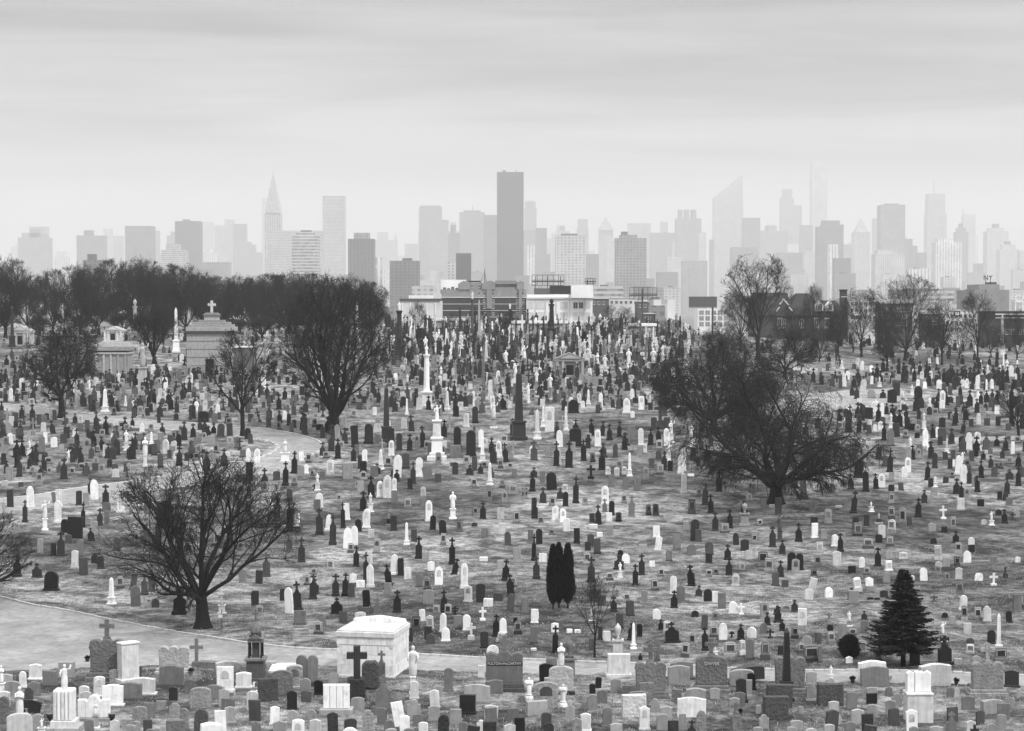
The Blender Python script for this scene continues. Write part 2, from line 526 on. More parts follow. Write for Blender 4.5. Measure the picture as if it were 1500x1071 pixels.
def gen_tree(seed, H, RX, fork, tr, n_main=7, spread=(20, 62), twist=.16, up=.05, droop=0.0, kids=(0, 8, 7, 6, 4), twig_r=.009, cz=.60, bot=.22, stems=1, lens=(.66, .62, .58, .58), density=1.0):
    """bare branching tree: trunk and limbs (big) and fine twigs (small); the crown keeps inside an ellipsoid"""
    rnd = random.Random(seed)
    big, small = [], []
    C = Vector((0, 0, H * cz)); RZ_up = H * (1 - cz); RZ_dn = H * (cz - bot)
    def inside(p):
        q = p - C
        rz = RZ_up if q.z > 0 else RZ_dn
        return (q.x / RX) ** 2 + (q.y / RX) ** 2 + (q.z / rz) ** 2
    def vec(s=1.0):
        return Vector((rnd.gauss(0, s), rnd.gauss(0, s), rnd.gauss(0, s)))
    def branch(p, d, L, r, lv):
        n = (6, 7, 5, 4, 3, 2)[lv]
        wob = twist * (.7, .7, .8, .9, 1.0, 1.1)[lv]
        nk = int(round(kids[lv] * density * rnd.uniform(.8, 1.2))) if lv < len(kids) else 0
        at = sorted(rnd.uniform(.22 if lv < 3 else .08, 1.0) for _ in range(nk))
        r1 = r
        pts = [p.copy()]
        for i in range(n):
            d = (d + vec(wob) + Vector((0, 0, up if lv < 3 else up * .6 - droop))).normalized()
            q = p + d * (L / n)
            r0 = r * (1 - .72 * i / n); r1 = r * (1 - .72 * (i + 1) / n)
            lim = 1.0 if lv < 3 else 1.12
            if lv > 0 and inside(q) > lim * rnd.uniform(.85, 1.12):
                if lv > 3 and i == 0 and rnd.random() < .5: return
                if i > 0:
                    if lv < 4:
                        for _ in at[:5]:
                            dd = (d + vec(.45)).normalized()
                            branch(p, dd, L * lens[min(lv - 1, 3)] * rnd.uniform(.3, .6), max(r * .25, twig_r), lv + 1)
                    return
            (big if lv < 3 else small).append((p.x, p.y, p.z, max(r0, twig_r * .8), q.x, q.y, q.z, max(r1, twig_r * .6)))
            while at and at[0] <= (i + 1) / n:
                t = at.pop(0)
                k = p.lerp(q, rnd.random())
                ax = vec().cross(d)
                if ax.length < 1e-3: continue
                ax.normalize()
                ang = R(rnd.uniform(20, 46) if lv < 3 else rnd.uniform(20, 52))
                dd = Matrix.Rotation(ang, 3, ax) @ d
                ll = L * lens[min(lv - 1, 3)] * rnd.uniform(.65, 1.2) * (1.15 - .55 * t)
                branch(k, dd, ll, max(r0 * (.50 if lv < 2 else .42), twig_r), lv + 1)
            p = q
            if lv == 5: break
    # trunk with root flare
    tz = 0.0; p = Vector((0, 0, -.15)); d = Vector((rnd.uniform(-.05, .05), rnd.uniform(-.05, .05), 1)).normalized()
    nt_ = 7
    for i in range(nt_):
        q = p + d * ((fork + .15) / nt_)
        fl0 = 1 + .75 * math.exp(-max(p.z, 0) / (tr * 1.1)); fl1 = 1 + .75 * math.exp(-max(q.z, 0) / (tr * 1.1))
        big.append((p.x, p.y, p.z, tr * fl0 * (1 - .12 * i / nt_), q.x, q.y, q.z, tr * fl1 * (1 - .12 * (i + 1) / nt_)))
        p = q; d = (d + vec(.04)).normalized()
    for i in range(n_main):
        az = 2 * math.pi * (i + rnd.uniform(-.3, .3)) / n_main
        tilt = R(spread[0] + (spread[1] - spread[0]) * ((i * .618) % 1.0))
        dd = Vector((math.cos(az) * math.sin(tilt), math.sin(az) * math.sin(tilt), math.cos(tilt)))
        # length to the envelope in that direction
        L = .5
        while inside(p + dd * L) < .98 and L < 1.5 * H: L += .25
        st = p - Vector((0, 0, rnd.uniform(0, .25) * fork))
        branch(st, dd, max(L * .9, .3 * H), tr * rnd.uniform(.34, .5) * (1.25 if n_main < 6 else 1), 1)
    return big, small
def tree_meshes(name, **kw):
    b, s = gen_tree(**kw)
    Z = np.array([q[6] for q in s]); XY = np.hypot(np.array([q[4] for q in s]), np.array([q[5] for q in s]))
    return tubes('trunk', b, 7, M_BARK), tubes('crown', s, 3, M_TWIG), float(np.quantile(Z, .999)), float(np.quantile(XY, .985))
def place_tree(meshes, u, v, scale, label, rz, group=None, name='bare_tree', sx=1.0, cat='tree', at=None):
    x, y = at if at else ground(u, v)
    o = empty(name, x, y, gz(x, y), rz)
    o.scale = (scale * sx, scale * sx, scale)
    mkobj('trunk', meshes[0], o); mkobj('crown', meshes[1], o)
    tag(o, label, cat, group)
    return o
TREES = []
def px_tree(meshes, H, u, v, top, label, rz, sx=1.0, half=None, **kw):
    """place so the crown's top reaches image row top"""
    x, y = kw.pop('at', None) or ground(u, v)
    h = zat(top, y) - gz(x, y)
    TREES.append((x, y))
    sc = h / meshes[2]
    if half: sx = half * y / F / (meshes[3] * sc)
    return place_tree(meshes, u, v, sc, label, rz, at=(x, y), sx=sx, **kw)

T1 = tree_meshes('a', seed=3, H=9.7, RX=5.6, fork=1.75, tr=.36, n_main=11, spread=(12, 68), up=.03, cz=.50, bot=.12, kids=(0, 10, 8, 6, 4), twig_r=.009, twist=.15)
px_tree(T1, 9.7, 298, 920, 662, 'dark bare tree with low forked trunk spreading wide beside the kerb', 0, half=150)
T2 = tree_meshes('b', seed=11, H=15.5, RX=10.5, fork=1.9, tr=.62, n_main=13, spread=(6, 88), up=-.01, droop=.30, cz=.46, bot=.05, kids=(0, 12, 10, 8, 4), twig_r=.0125, twist=.24)
px_tree(T2, 15.5, 1136, 738, 528, 'huge gnarled bare tree with drooping twigs on the right slope', 1.0, half=166)
T3 = tree_meshes('c', seed=21, H=17, RX=7.2, fork=2.2, tr=.62, n_main=10, spread=(10, 55), up=.06, cz=.54, bot=.10, kids=(0, 10, 8, 7, 4), twig_r=.017, twist=.15)
px_tree(T3, 17, 490, 637, 402, 'thick-trunked bare tree with dense round crown beside the upper lane', .4, half=88)
T4 = tree_meshes('d', seed=31, H=11.5, RX=4.4, fork=3.2, tr=.28, n_main=6, spread=(12, 58), up=.03, cz=.60, bot=.26, kids=(0, 9, 8, 6, 4), twig_r=.015)
px_tree(T4, 11.5, 355, 640, 480, 'bare tree with slender curved trunk inside the lane bend', 2.0, half=56)
T5 = tree_meshes('e', seed=41, H=12, RX=5.2, fork=2.6, tr=.36, n_main=8, spread=(10, 85), up=.0, droop=.05, cz=.56, bot=.16, kids=(0, 10, 9, 8, 4), twig_r=.017, twist=.24)
px_tree(T5, 12, 90, 612, 457, 'round dark twiggy tree beside the upper lane at far left', .3, half=68)
T6 = tree_meshes('f', seed=51, H=20, RX=7.6, fork=2.4, tr=.40, n_main=10, spread=(5, 70), up=.07, cz=.52, bot=.05, kids=(0, 12, 9, 7, 2), twig_r=.024, twist=.11, lens=(.62, .60, .62, .62))
T7 = tree_meshes('g', seed=61, H=20, RX=8.8, fork=2.8, tr=.44, n_main=11, spread=(6, 76), up=.06, cz=.52, bot=.05, kids=(0, 12, 9, 7, 2), twig_r=.024, twist=.13, lens=(.62, .60, .62, .62))
TB = tree_meshes('k', seed=77, H=20, RX=9.5, fork=3.0, tr=.40, n_main=9, spread=(8, 72), up=.05, cz=.50, bot=.08, kids=(0, 10, 7, 6, 2), twig_r=.018, twist=.11, lens=(.66, .62, .62, .62))
T8 = tree_meshes('h', seed=71, H=16, RX=3.4, fork=3.5, tr=.22, n_main=6, spread=(5, 30), up=.08, cz=.55, bot=.18, kids=(0, 9, 6, 5, 2), twig_r=.018, twist=.11, lens=(.74, .64, .62, .62))
T9 = tree_meshes('i', seed=81, H=7, RX=2.3, fork=2.1, tr=.10, n_main=7, spread=(8, 40), up=.05, cz=.58, bot=.16, kids=(0, 6, 6, 4, 2), twig_r=.007, twist=.10)
px_tree(T9, 7, 871, 963, 838, 'slim young bare tree standing by the lane below the twin cypresses', .8, half=38, name='young_tree')
TA = tree_meshes('j', seed=91, H=9, RX=3.4, fork=.9, tr=.26, n_main=11, spread=(4, 34), up=.06, cz=.55, bot=.04, kids=(0, 10, 8, 6, 4), twig_r=.014, twist=.12)
px_tree(TA, 9, 226, 533, 447, 'dense upright many-stemmed bare tree between the two left mausoleums', .5, half=38)
# left-edge tree, trunk just out of frame
px_tree(T1, 9.7, -48, 893, 722, 'bare tree cut by the left edge, twigs over the lane', 2.4)
# tree line on the ridge at left: (u, distance, top row, mesh, widening)
line = [(8, 352, 376, T7, .95, 'leftmost bare tree of the ridge line, cut by the photograph edge'),
        (78, 372, 394, T6, 1.0, 'bare ridge tree left of the small pedimented tomb'),
        (118, 356, 386, T7, .9, 'bare ridge tree above the round dark twiggy tree'),
        (168, 384, 379, T6, 1.0, 'tall narrow bare ridge tree over the pilastered mausoleum'),
        (206, 372, 377, T7, .85, 'tallest bare ridge tree of the left group, crown against pale towers'),
        (246, 396, 386, T6, 1.1, 'bare ridge tree behind the dense many-stemmed tree'),
        (272, 360, 388, T7, .95, 'wide bare ridge tree just left of the stepped mausoleum'),
        (322, 388, 404, T6, 1.15, 'bare ridge tree behind the cross of the stepped mausoleum'),
        (352, 372, 402, T7, .9, 'bare ridge tree right of the stepped mausoleum'),
        (392, 388, 400, T6, 1.2, 'bare ridge tree below the pale slab tower'),
        (424, 368, 397, T7, .9, 'bare ridge tree left of the thick-trunked tree'),
        (456, 390, 399, T6, 1.15, 'bare ridge tree rising behind the thick-trunked tree'),
        (520, 378, 405, T7, .85, 'bare ridge tree behind the right half of the thick-trunked tree'),
        (40, 400, 400, T7, 1.0, 'bare ridge tree between the two leftmost ridge trees'),
        (140, 405, 392, T6, 1.2, 'back-row bare ridge tree left of the tall narrow one'),
        (226, 410, 390, T7, .9, 'back-row bare ridge tree right of the tallest one'),
        (298, 408, 400, T7, 1.0, 'back-row bare tree directly above the stepped mausoleum'),
        (372, 406, 406, T7, 1.0, 'back-row bare ridge tree under the left edge of the pale slab tower'),
        (408, 402, 402, T6, 1.3, 'back-row bare ridge tree under the middle of the pale slab tower'),
        (484, 404, 404, T7, .95, 'back-row bare ridge tree under the tall flat slab tower'),
        (545, 392, 412, T6, 1.0, 'last bare ridge tree of the left line, above the slim dark obelisk')]
for i, (u, D, top, me, sx, lab) in enumerate(line):
    px_tree(me, 20, u, 0, top, lab, i * 1.37, sx=sx, at=(xat(u, D), D), group='bare trees along the ridge')
under = ['small pedimented tomb', 'round twiggy tree', 'pale roofed tomb', 'pilastered mausoleum', 'white tall ridge obelisk', 'stepped mausoleum', 'slender curved tree', 'pale slab tower', 'thick-trunked tree', 'slim dark obelisk']
for i, (u, nm) in enumerate(zip((-10, 58, 120, 182, 238, 345, 385, 432, 475, 540), under)):
    D = 350 + (i * 37) % 44
    px_tree(TA, 9, u, 0, 452 + (i * 13) % 17, 'dark low thicket tree behind the ' + nm, i * 1.9, sx=1.9, at=(xat(u, D), D), group='low thicket trees under the ridge line', name='thicket_tree')
more = [(1110, 300, 371, T8, 16, 1.5, 'tall bare tree with upswept limbs rising behind the drooping tree'),
        (1085, 318, 425, T8, 16, 1.6, 'lower bare tree left beside the upswept tree'),
        (1326, 318, 400, TB, 20, .95, 'broad fan-shaped bare tree at the right ridge'),
        (1262, 322, 420, T8, 16, 1.25, 'thin tall bare tree left of the fan-shaped tree'),
        (1192, 330, 414, T8, 16, .75, 'narrow bare tree in front of the dark gabled school'),
        (1432, 322, 424, T8, 16, 1.2, 'narrow bare tree near the letters sign at right'),
        (1290, 350, 462, T8, 16, 1.4, 'low bare tree filling in left of the fan-shaped trunk'),
        (1380, 345, 470, T8, 16, 1.5, 'low bare tree right of the fan-shaped trunk'),
        (1225, 300, 462, T8, 16, 1.3, 'leaning bare tree under the school chimney'),
        (1494, 205, 556, T4, 11.5, 1.0, 'dark bare tree leaning in from the right edge'),
        (905, 340, 446, TB, 20, 1.25, 'round bare tree in front of the white warehouse corner'),
        (982, 330, 466, TB, 20, 1.2, 'small bare tree beneath the open billboard frame'),
        (868, 352, 474, TB, 20, 1.2, 'small bare tree left of the round warehouse tree'),
        (612, 350, 440, T8, 16, 1.1, 'sparse bare tree before the white shed left of the brick block'),
        (700, 344, 447, T8, 16, 1.3, 'thin bare tree before the banded brick block'),
        (742, 338, 452, T8, 16, 1.3, 'thin bare tree at the right end of the banded brick block'),
        (592, 283, 492, T9, 7, 1.2, 'little bare tree on the ridge right of the thick-trunked tree'),
        (690, 280, 484, T9, 7, 1.1, 'little bare tree among columns left of the pedimented tomb'),
        (781, 278, 486, T9, 7, 1.1, 'little bare tree just left of the pedimented tomb'),
        (1046, 212, 484, T2, 15.5, .95, 'dense tangled bare tree at the left flank of the drooping tree'),
        (1150, 262, 476, T5, 12, 1.35, 'dense bare tree behind the drooping tree'),
        (298, 258, 556, T9, 7, 1.6, 'small wispy tree left of the slender curved trunk'),
        (1060, 300, 470, TB, 20, 1.2, 'dim bare tree filling the gap left of the upswept tree'),
        (1200, 300, 478, TB, 20, 1.2, 'dim bare tree before the school wall'),
        (1250, 330, 470, TB, 20, 1.2, 'dim bare tree under the long pale workshop'),
        (1345, 335, 462, TB, 20, 1.3, 'dim bare tree behind the fan-shaped trunk'),
        (1405, 330, 470, TB, 20, 1.1, 'dim bare tree left of the narrow letters-sign tree'),
        (1300, 300, 486, T5, 12, 1.1, 'low round twiggy tree in front of the fan-shaped trunk'),
        (1452, 340, 474, TB, 20, 1.1, 'dim bare tree right of the narrow letters-sign tree'),
        (1040, 330, 484, TB, 20, 1.3, 'dim low tree below the solid grey billboard'),
        (640, 322, 494, T9, 7, 1.6, 'little dark bare tree right of the black ridge bush'),
        (725, 330, 488, T9, 7, 1.7, 'little dark bare tree below the ridge columns'),
        (760, 318, 500, T9, 7, 1.6, 'low twiggy tree left of the pedimented tomb roof'),
        (890, 305, 500, T9, 7, 1.7, 'low twiggy tree right of the pedimented tomb'),
        (940, 312, 494, T9, 7, 1.6, 'low twiggy tree below the open billboard pole'),
        (990, 285, 505, T5, 12, .9, 'low round twiggy tree at the right end of the ridge stones'),
        (1228, 318, 436, T8, 16, 1.2, 'wispy bare tree before the school chimney'),
        (1165, 322, 446, TB, 20, 1.0, 'wispy bare tree across the school gable'),
        (1380, 312, 440, T8, 16, 1.3, 'wispy bare tree before the white building with framed sign'),
        (1490, 330, 452, TB, 20, .8, 'wispy bare tree before the dark shop at the right edge'),
        (1295, 338, 438, TB, 20, .8, 'wispy bare tree between the thin tall tree and the fan-shaped tree'),
        (660, 372, 458, TB, 20, 1.1, 'faint bare tree before the left end of the brick block'),
        (1090, 228, 486, T4, 11.5, 1.2, 'bare tree tangled into the back of the drooping tree')]
for i, (u, D, top, me, H, sx, lab) in enumerate(more):
    px_tree(me, H, u, 0, top, lab, i * 2.1 + .3, sx=sx, at=(xat(u, D), D))

# ================================================================== evergreens
def leaf_quads(P, Dv, L, W, mat, name):
    """many small blades: base P, direction Dv, length L, width W"""
    rng = np.random.default_rng(5)
    n = len(P)
    ref = rng.normal(size=(n, 3)); s = np.cross(Dv, ref); s /= np.linalg.norm(s, axis=1, keepdims=True) + 1e-9
    V = np.empty((n, 4, 3))
    V[:, 0] = P - s * (W * .35)[:, None]; V[:, 1] = P + s * (W * .35)[:, None]
    V[:, 2] = P + Dv * L[:, None] + s * (W * .12)[:, None]; V[:, 3] = P + Dv * L[:, None] - s * (W * .12)[:, None]
    Fc = np.arange(n * 4).reshape(-1, 4)
    return fastmesh(name, V.reshape(-1, 3), Fc, mat)
def spruce(u, v, top, half_px, label):
    x, y = ground(u, v); H = zat(top, y) - gz(x, y); RR = half_px * y / F * 1.2
    TREES.append((x, y))
    root = empty('spruce_tree', x, y, gz(x, y)); tag(root, label, 'tree')
    mb = MB(); mb.tube([(0, 0, -.1), (0, 0, H * .4), (0, 0, H * .97)], [.13, .09, .01], 8)
    mb.obj('trunk', M_BARK, root, True)
    rnd = random.Random(4); seg = []; P = []; Dv = []; L = []; W = []
    z = H * .175
    while z < H * .985:
        f = (z - H * .175) / (H * .81)
        prof = (1 - f) ** .85 * (min(1, .72 + f * 3.0))
        nb = 11 if f < .6 else 8
        for k in range(nb):
            az = rnd.uniform(0, 2 * math.pi); r = RR * prof * rnd.uniform(.66, 1.14) + .05
            dx, dy = math.cos(az), math.sin(az); zj = z + rnd.uniform(-.10, .10)
            pts = []
            for s in range(7):
                t = s / 6
                pts.append(Vector((dx * r * t, dy * r * t, zj + r * (-.20 * t + .16 * t * t * t) + rnd.uniform(-.01, .01))))
            for s in range(6):
                a, b = pts[s], pts[s + 1]
                seg.append((a.x, a.y, a.z, .018 * (1 - s / 7), b.x, b.y, b.z, .016 * (1 - (s + 1) / 7)))
                for q in range(12):
                    tt = rnd.random(); c = a.lerp(b, tt)
                    if s == 0 and tt < .6: continue
                    side = rnd.choice((-1, 1)); fw = rnd.uniform(.3, .95)
                    dd = Vector((dx * fw - dy * side * (1 - fw * .6), dy * fw + dx * side * (1 - fw * .6), rnd.uniform(-.30, .22))).normalized()
                    P.append(c); Dv.append(dd); L.append(rnd.uniform(.10, .26) * (1.0 if s < 5 else .8)); W.append(rnd.uniform(.06, .11))
        z += .085 * (1 if f < .7 else .8)
    cr = mkobj('crown', leaf_quads(np.array(P), np.array(Dv), np.array(L), np.array(W), M_NEEDLE, 'crown'), root)
    mkobj('branch', tubes('branch', seg, 4, M_BARK), root)
spruce(1323, 976, 836, 51, 'conical dark spruce with bare lower trunk beside the lower lane')
def column_evergreen(name, label, u, v, top, half_px, mat, n, round_=False, group=None, rotz=0.0):
    x, y = ground(u, v); H = zat(top, y) - gz(x, y); RR = half_px * y / F
    TREES.append((x, y))
    root = empty(name, x, y, gz(x, y), rotz); tag(root, label, 'shrub' if round_ else 'tree', group)
    rng = np.random.default_rng(int(u))
    MB().tube([(0, 0, -.1), (.02, 0, H * .3), (0, .01, H * .7)], [.06, .05, .02], 6).obj('trunk', M_BARK, root)
    z0 = .02 if round_ else H * .08
    def prof(f):
        if round_: return np.sqrt(np.clip(1 - (2 * f - 1) ** 2, 0, 1)) * (1 - .18 * f)
        return np.clip(np.minimum((f + .02) * 5.0, 1.0), 0, 1) ** .6 * (1 - f ** 2.6) ** .62
    hs = [i / 14 for i in range(15)]
    core = MB().lathe([(max(.004, float(prof(np.float64(f))) * RR * .82), z0 + f * (H - z0) * .97) for f in hs], 12)
    core.obj('inner_foliage', mat, root, True)
    f = rng.random(n); az = rng.random(n) * 2 * math.pi
    lump = 1 + .14 * np.sin(az * 3 + f * 9) + .10 * np.sin(az * 7 - f * 23) + rng.normal(size=n) * .06
    rr = prof(f) * RR * rng.uniform(.78, 1.0, n) * lump
    P = np.stack([np.cos(az) * rr, np.sin(az) * rr, z0 + f * (H - z0) * .97], -1)
    if round_: Dv = np.stack([np.cos(az) * .8, np.sin(az) * .8, (f - .4) * 1.6], -1) + rng.normal(size=(n, 3)) * .35
    else: Dv = np.stack([np.cos(az) * .30, np.sin(az) * .30, np.ones(n)], -1) + rng.normal(size=(n, 3)) * .16
    Dv /= np.linalg.norm(Dv, axis=1, keepdims=True)
    mkobj('crown', leaf_quads(P, Dv, rng.uniform(.08, .26, n) * (.6 if round_ else 1), rng.uniform(.03, .06, n), mat, 'crown'), root)
for i, (u, v, tp, hw, lab) in enumerate(((810, 892, 798, 8.5, 'left of the three fused black cypress columns'), (818.5, 891, 796, 8, 'middle of the three fused black cypress columns'), (831.5, 891, 797, 9.5, 'right of the three fused black cypress columns'))):
    column_evergreen('cypress_tree', lab + ', mid slope', u, v, tp, hw, M_CYP, 9000, group='black cypresses mid slope')
column_evergreen('clipped_shrub', 'dark rounded evergreen shrub left of the conical spruce', 1244, 963, 931, 14.5, M_NEEDLE, 7000, True)
column_evergreen('clipped_shrub', 'black rounded evergreen bush on the ridge left of the brick block', 618, 507, 480, 12, M_CYP, 5000, True)
column_evergreen('cypress_tree', 'small dark pointed evergreen on the ridge before the white warehouse', 856, 508, 486, 4, M_CYP, 2500)
# ================================================================== labels that single things out
def ordinal(n):
    w = ['', 'nearest', 'second-nearest', 'third-nearest', 'fourth-nearest', 'fifth-nearest', 'sixth-nearest', 'seventh-nearest', 'eighth-nearest', 'ninth-nearest', 'tenth-nearest',
         'eleventh-nearest', 'twelfth-nearest']
    return w[n] if n < len(w) else '%dth-nearest' % n
def side_of(dx, dy):
    """dx right, dy down in the picture"""
    a = math.degrees(math.atan2(-dy, dx)) % 360
    return ('right of', 'beyond and right of', 'beyond', 'beyond and left of', 'left of', 'in front and left of', 'in front of', 'in front and right of')[int((a + 22.5) // 45) % 8]
def auto_labels(items, marks, yk=2.2):
    """items: (object, phrase, u, v); marks: (phrase, u, v). The label says which landmark, on which side and how near"""
    cell = {}
    for o, ph, u, v in items:
        best = min(marks, key=lambda m: math.hypot(u - m[1], (v - m[2]) * yk))
        dx, dy = u - best[1], (v - best[2]) * yk
        cell.setdefault((ph, side_of(dx, dy), best[0]), []).append((math.hypot(dx, dy), o))
    for (ph, sd_, mk), L in cell.items():
        L.sort(key=lambda q: q[0])
        for k, (_, o) in enumerate(L):
            o['label'] = '%s%s %s %s' % ('' if len(L) == 1 else ordinal(k + 1) + ' ', ph, sd_, mk)

# ================================================================== skyline
def facade(name, wall, win, floor_h, bay, fw=.55, fh=.5, style='grid'):
    """wall with rows of windows; far too distant to tell single windows apart"""
    m, t, b = newmat(name)
    c = N(t, 'ShaderNodeTexCoord').outputs['Object']
    s = N(t, 'ShaderNodeSeparateXYZ'); t.links.new(c, s.inputs[0])
    u = mth(t, 'ADD', s.outputs[0], s.outputs[1])
    fu = mth(t, 'FRACT', mth(t, 'DIVIDE', u, bay), 0.0); fv = mth(t, 'FRACT', mth(t, 'DIVIDE', s.outputs[2], floor_h), 0.0)
    a = mth(t, 'LESS_THAN', fu, fw); d = mth(t, 'LESS_THAN', fv, fh)
    k = {'grid': mth(t, 'MULTIPLY', a, d), 'bands': d, 'stripes': a}[style]
    g_ = N(t, 'ShaderNodeNewGeometry'); ns = N(t, 'ShaderNodeSeparateXYZ'); t.links.new(g_.outputs['Normal'], ns.inputs[0])
    side = mth(t, 'LESS_THAN', mth(t, 'ABSOLUTE', ns.outputs[2], 0.0), .5)
    k = mth(t, 'MULTIPLY', k, side)
    cell = N(t, 'ShaderNodeCombineXYZ')
    t.links.new(mth(t, 'FLOOR', mth(t, 'DIVIDE', u, bay), 0.0), cell.inputs[0]); t.links.new(mth(t, 'FLOOR', mth(t, 'DIVIDE', s.outputs[2], floor_h), 0.0), cell.inputs[1])
    wn = N(t, 'ShaderNodeTexWhiteNoise'); t.links.new(cell.outputs[0], wn.inputs['Vector'])
    k = mth(t, 'MULTIPLY', k, mrange(t, wn.outputs['Value'], 0, 1, .45, 1.1))
    blot = mrange(t, noise(t, c, .03, 4, .6), .3, .7, .8, 1.2)
    mx = N(t, 'ShaderNodeMix', data_type='FLOAT')
    t.links.new(k, mx.inputs[0]); mx.inputs[2].default_value = wall; mx.inputs[3].default_value = win
    t.links.new(mth(t, 'MULTIPLY', mx.outputs[0], blot), b.inputs['Base Color'])
    b.inputs['Roughness'].default_value = .6
    return m
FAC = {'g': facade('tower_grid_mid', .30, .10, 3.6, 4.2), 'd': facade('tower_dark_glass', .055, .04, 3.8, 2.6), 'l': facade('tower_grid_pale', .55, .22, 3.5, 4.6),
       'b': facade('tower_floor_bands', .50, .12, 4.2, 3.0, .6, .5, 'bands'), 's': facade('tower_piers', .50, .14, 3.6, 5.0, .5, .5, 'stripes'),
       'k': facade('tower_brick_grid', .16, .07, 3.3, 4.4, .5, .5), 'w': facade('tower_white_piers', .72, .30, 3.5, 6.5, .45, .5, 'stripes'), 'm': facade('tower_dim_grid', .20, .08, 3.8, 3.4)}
M_ROOF = plain('roof_plant', .12, .9, .2, .2)
SKYPX = []
def tower(u0, u1, top, D, fac, label, extra=(), depth=None, rz=0.0, name='tower', cat='skyscraper'):
    """extra parts: ('step', u0, u1, top) box on the roof, ('pyr', u0, u1, base, top) pyramid, ('mast', u, base, top), ('drum', u0, u1, top)"""
    if D > 1200: D = 1200 + (D - 1200) * 1.75
    uc = (u0 + u1) / 2; xc = xat(uc, D); w = (u1 - u0) / F * D
    dp = depth if depth else max(18, min(w * .8, 60))
    zt = zat(top, D)
    base = gz(xc, D)
    root = empty(name, xc, D + dp / 2, base, rz); tag(root, label, cat)
    zt -= base
    MB().box(-w / 2, w / 2, -dp / 2, dp / 2, -1, zt).obj('shaft', FAC[fac], root)
    for e in extra:
        k = e[0]
        if k == 'step':
            a, b_ = xat(e[1], D) - xc, xat(e[2], D) - xc; f2 = e[4] if len(e) > 4 else fac
            q = max(1.5, dp * .1); z1 = zat(e[3], D) - base
            MB().box(a + .3, b_ - .3, -dp / 2 + q, dp / 2 - q, zt - .5, z1).obj('upper_storey', FAC[f2], root)
        elif k == 'slab':     # lower wing at the side
            a, b_ = xat(e[1], D) - xc, xat(e[2], D) - xc; z1 = zat(e[3], D) - base
            MB().box(a, b_, -dp / 2 - 2, dp / 2 - 3, -1, z1).obj('wing', FAC[fac], root)
        elif k == 'pyr':
            a, b_ = xat(e[1], D) - xc, xat(e[2], D) - xc; z0, z1 = zat(e[3], D) - base, zat(e[4], D) - base
            MB().box(a, b_, -(b_ - a) / 2, (b_ - a) / 2, z0 - .5, z1, 0, .93).obj('spire_roof', FAC[fac], root)
        elif k == 'crown':      # concave tapering crown: (half width, rows above the base row)
            x = xat(e[1], D) - xc
            MB().lathe([(r_ / F * D * 1.41, zat(e[2] - q, D) - base - (.5 if q == 0 else 0)) for r_, q in e[3]], 4, x=x, ph=math.pi / 4).obj('spire', FAC[fac], root)
        elif k == 'mast':
            x = xat(e[1], D) - xc; z0, z1 = zat(e[2], D) - base, zat(e[3], D) - base
            MB().tube([(x, 0, z0 - 1), (x, 0, z1)], [.0006 * D * .4, .0002 * D * .4], 5).obj('mast', M_ROOF, root)
        elif k == 'drum':
            a, b_ = xat(e[1], D) - xc, xat(e[2], D) - xc; z1 = zat(e[3], D) - base; r = (b_ - a) / 2
            MB().lathe([(r, zt - .5), (r, z1 - r * .25), (r * .8, z1)], 12, x=(a + b_) / 2).obj('roof_drum', FAC[fac], root)
        elif k == 'plant':
            a, b_ = xat(e[1], D) - xc, xat(e[2], D) - xc; z1 = zat(e[3], D) - base
            MB().box(a, b_, -dp / 4, dp / 4, zt - .5, z1).obj('plant_room', M_ROOF, root)
    SKYPX.append((u0, u1, D))
    return root
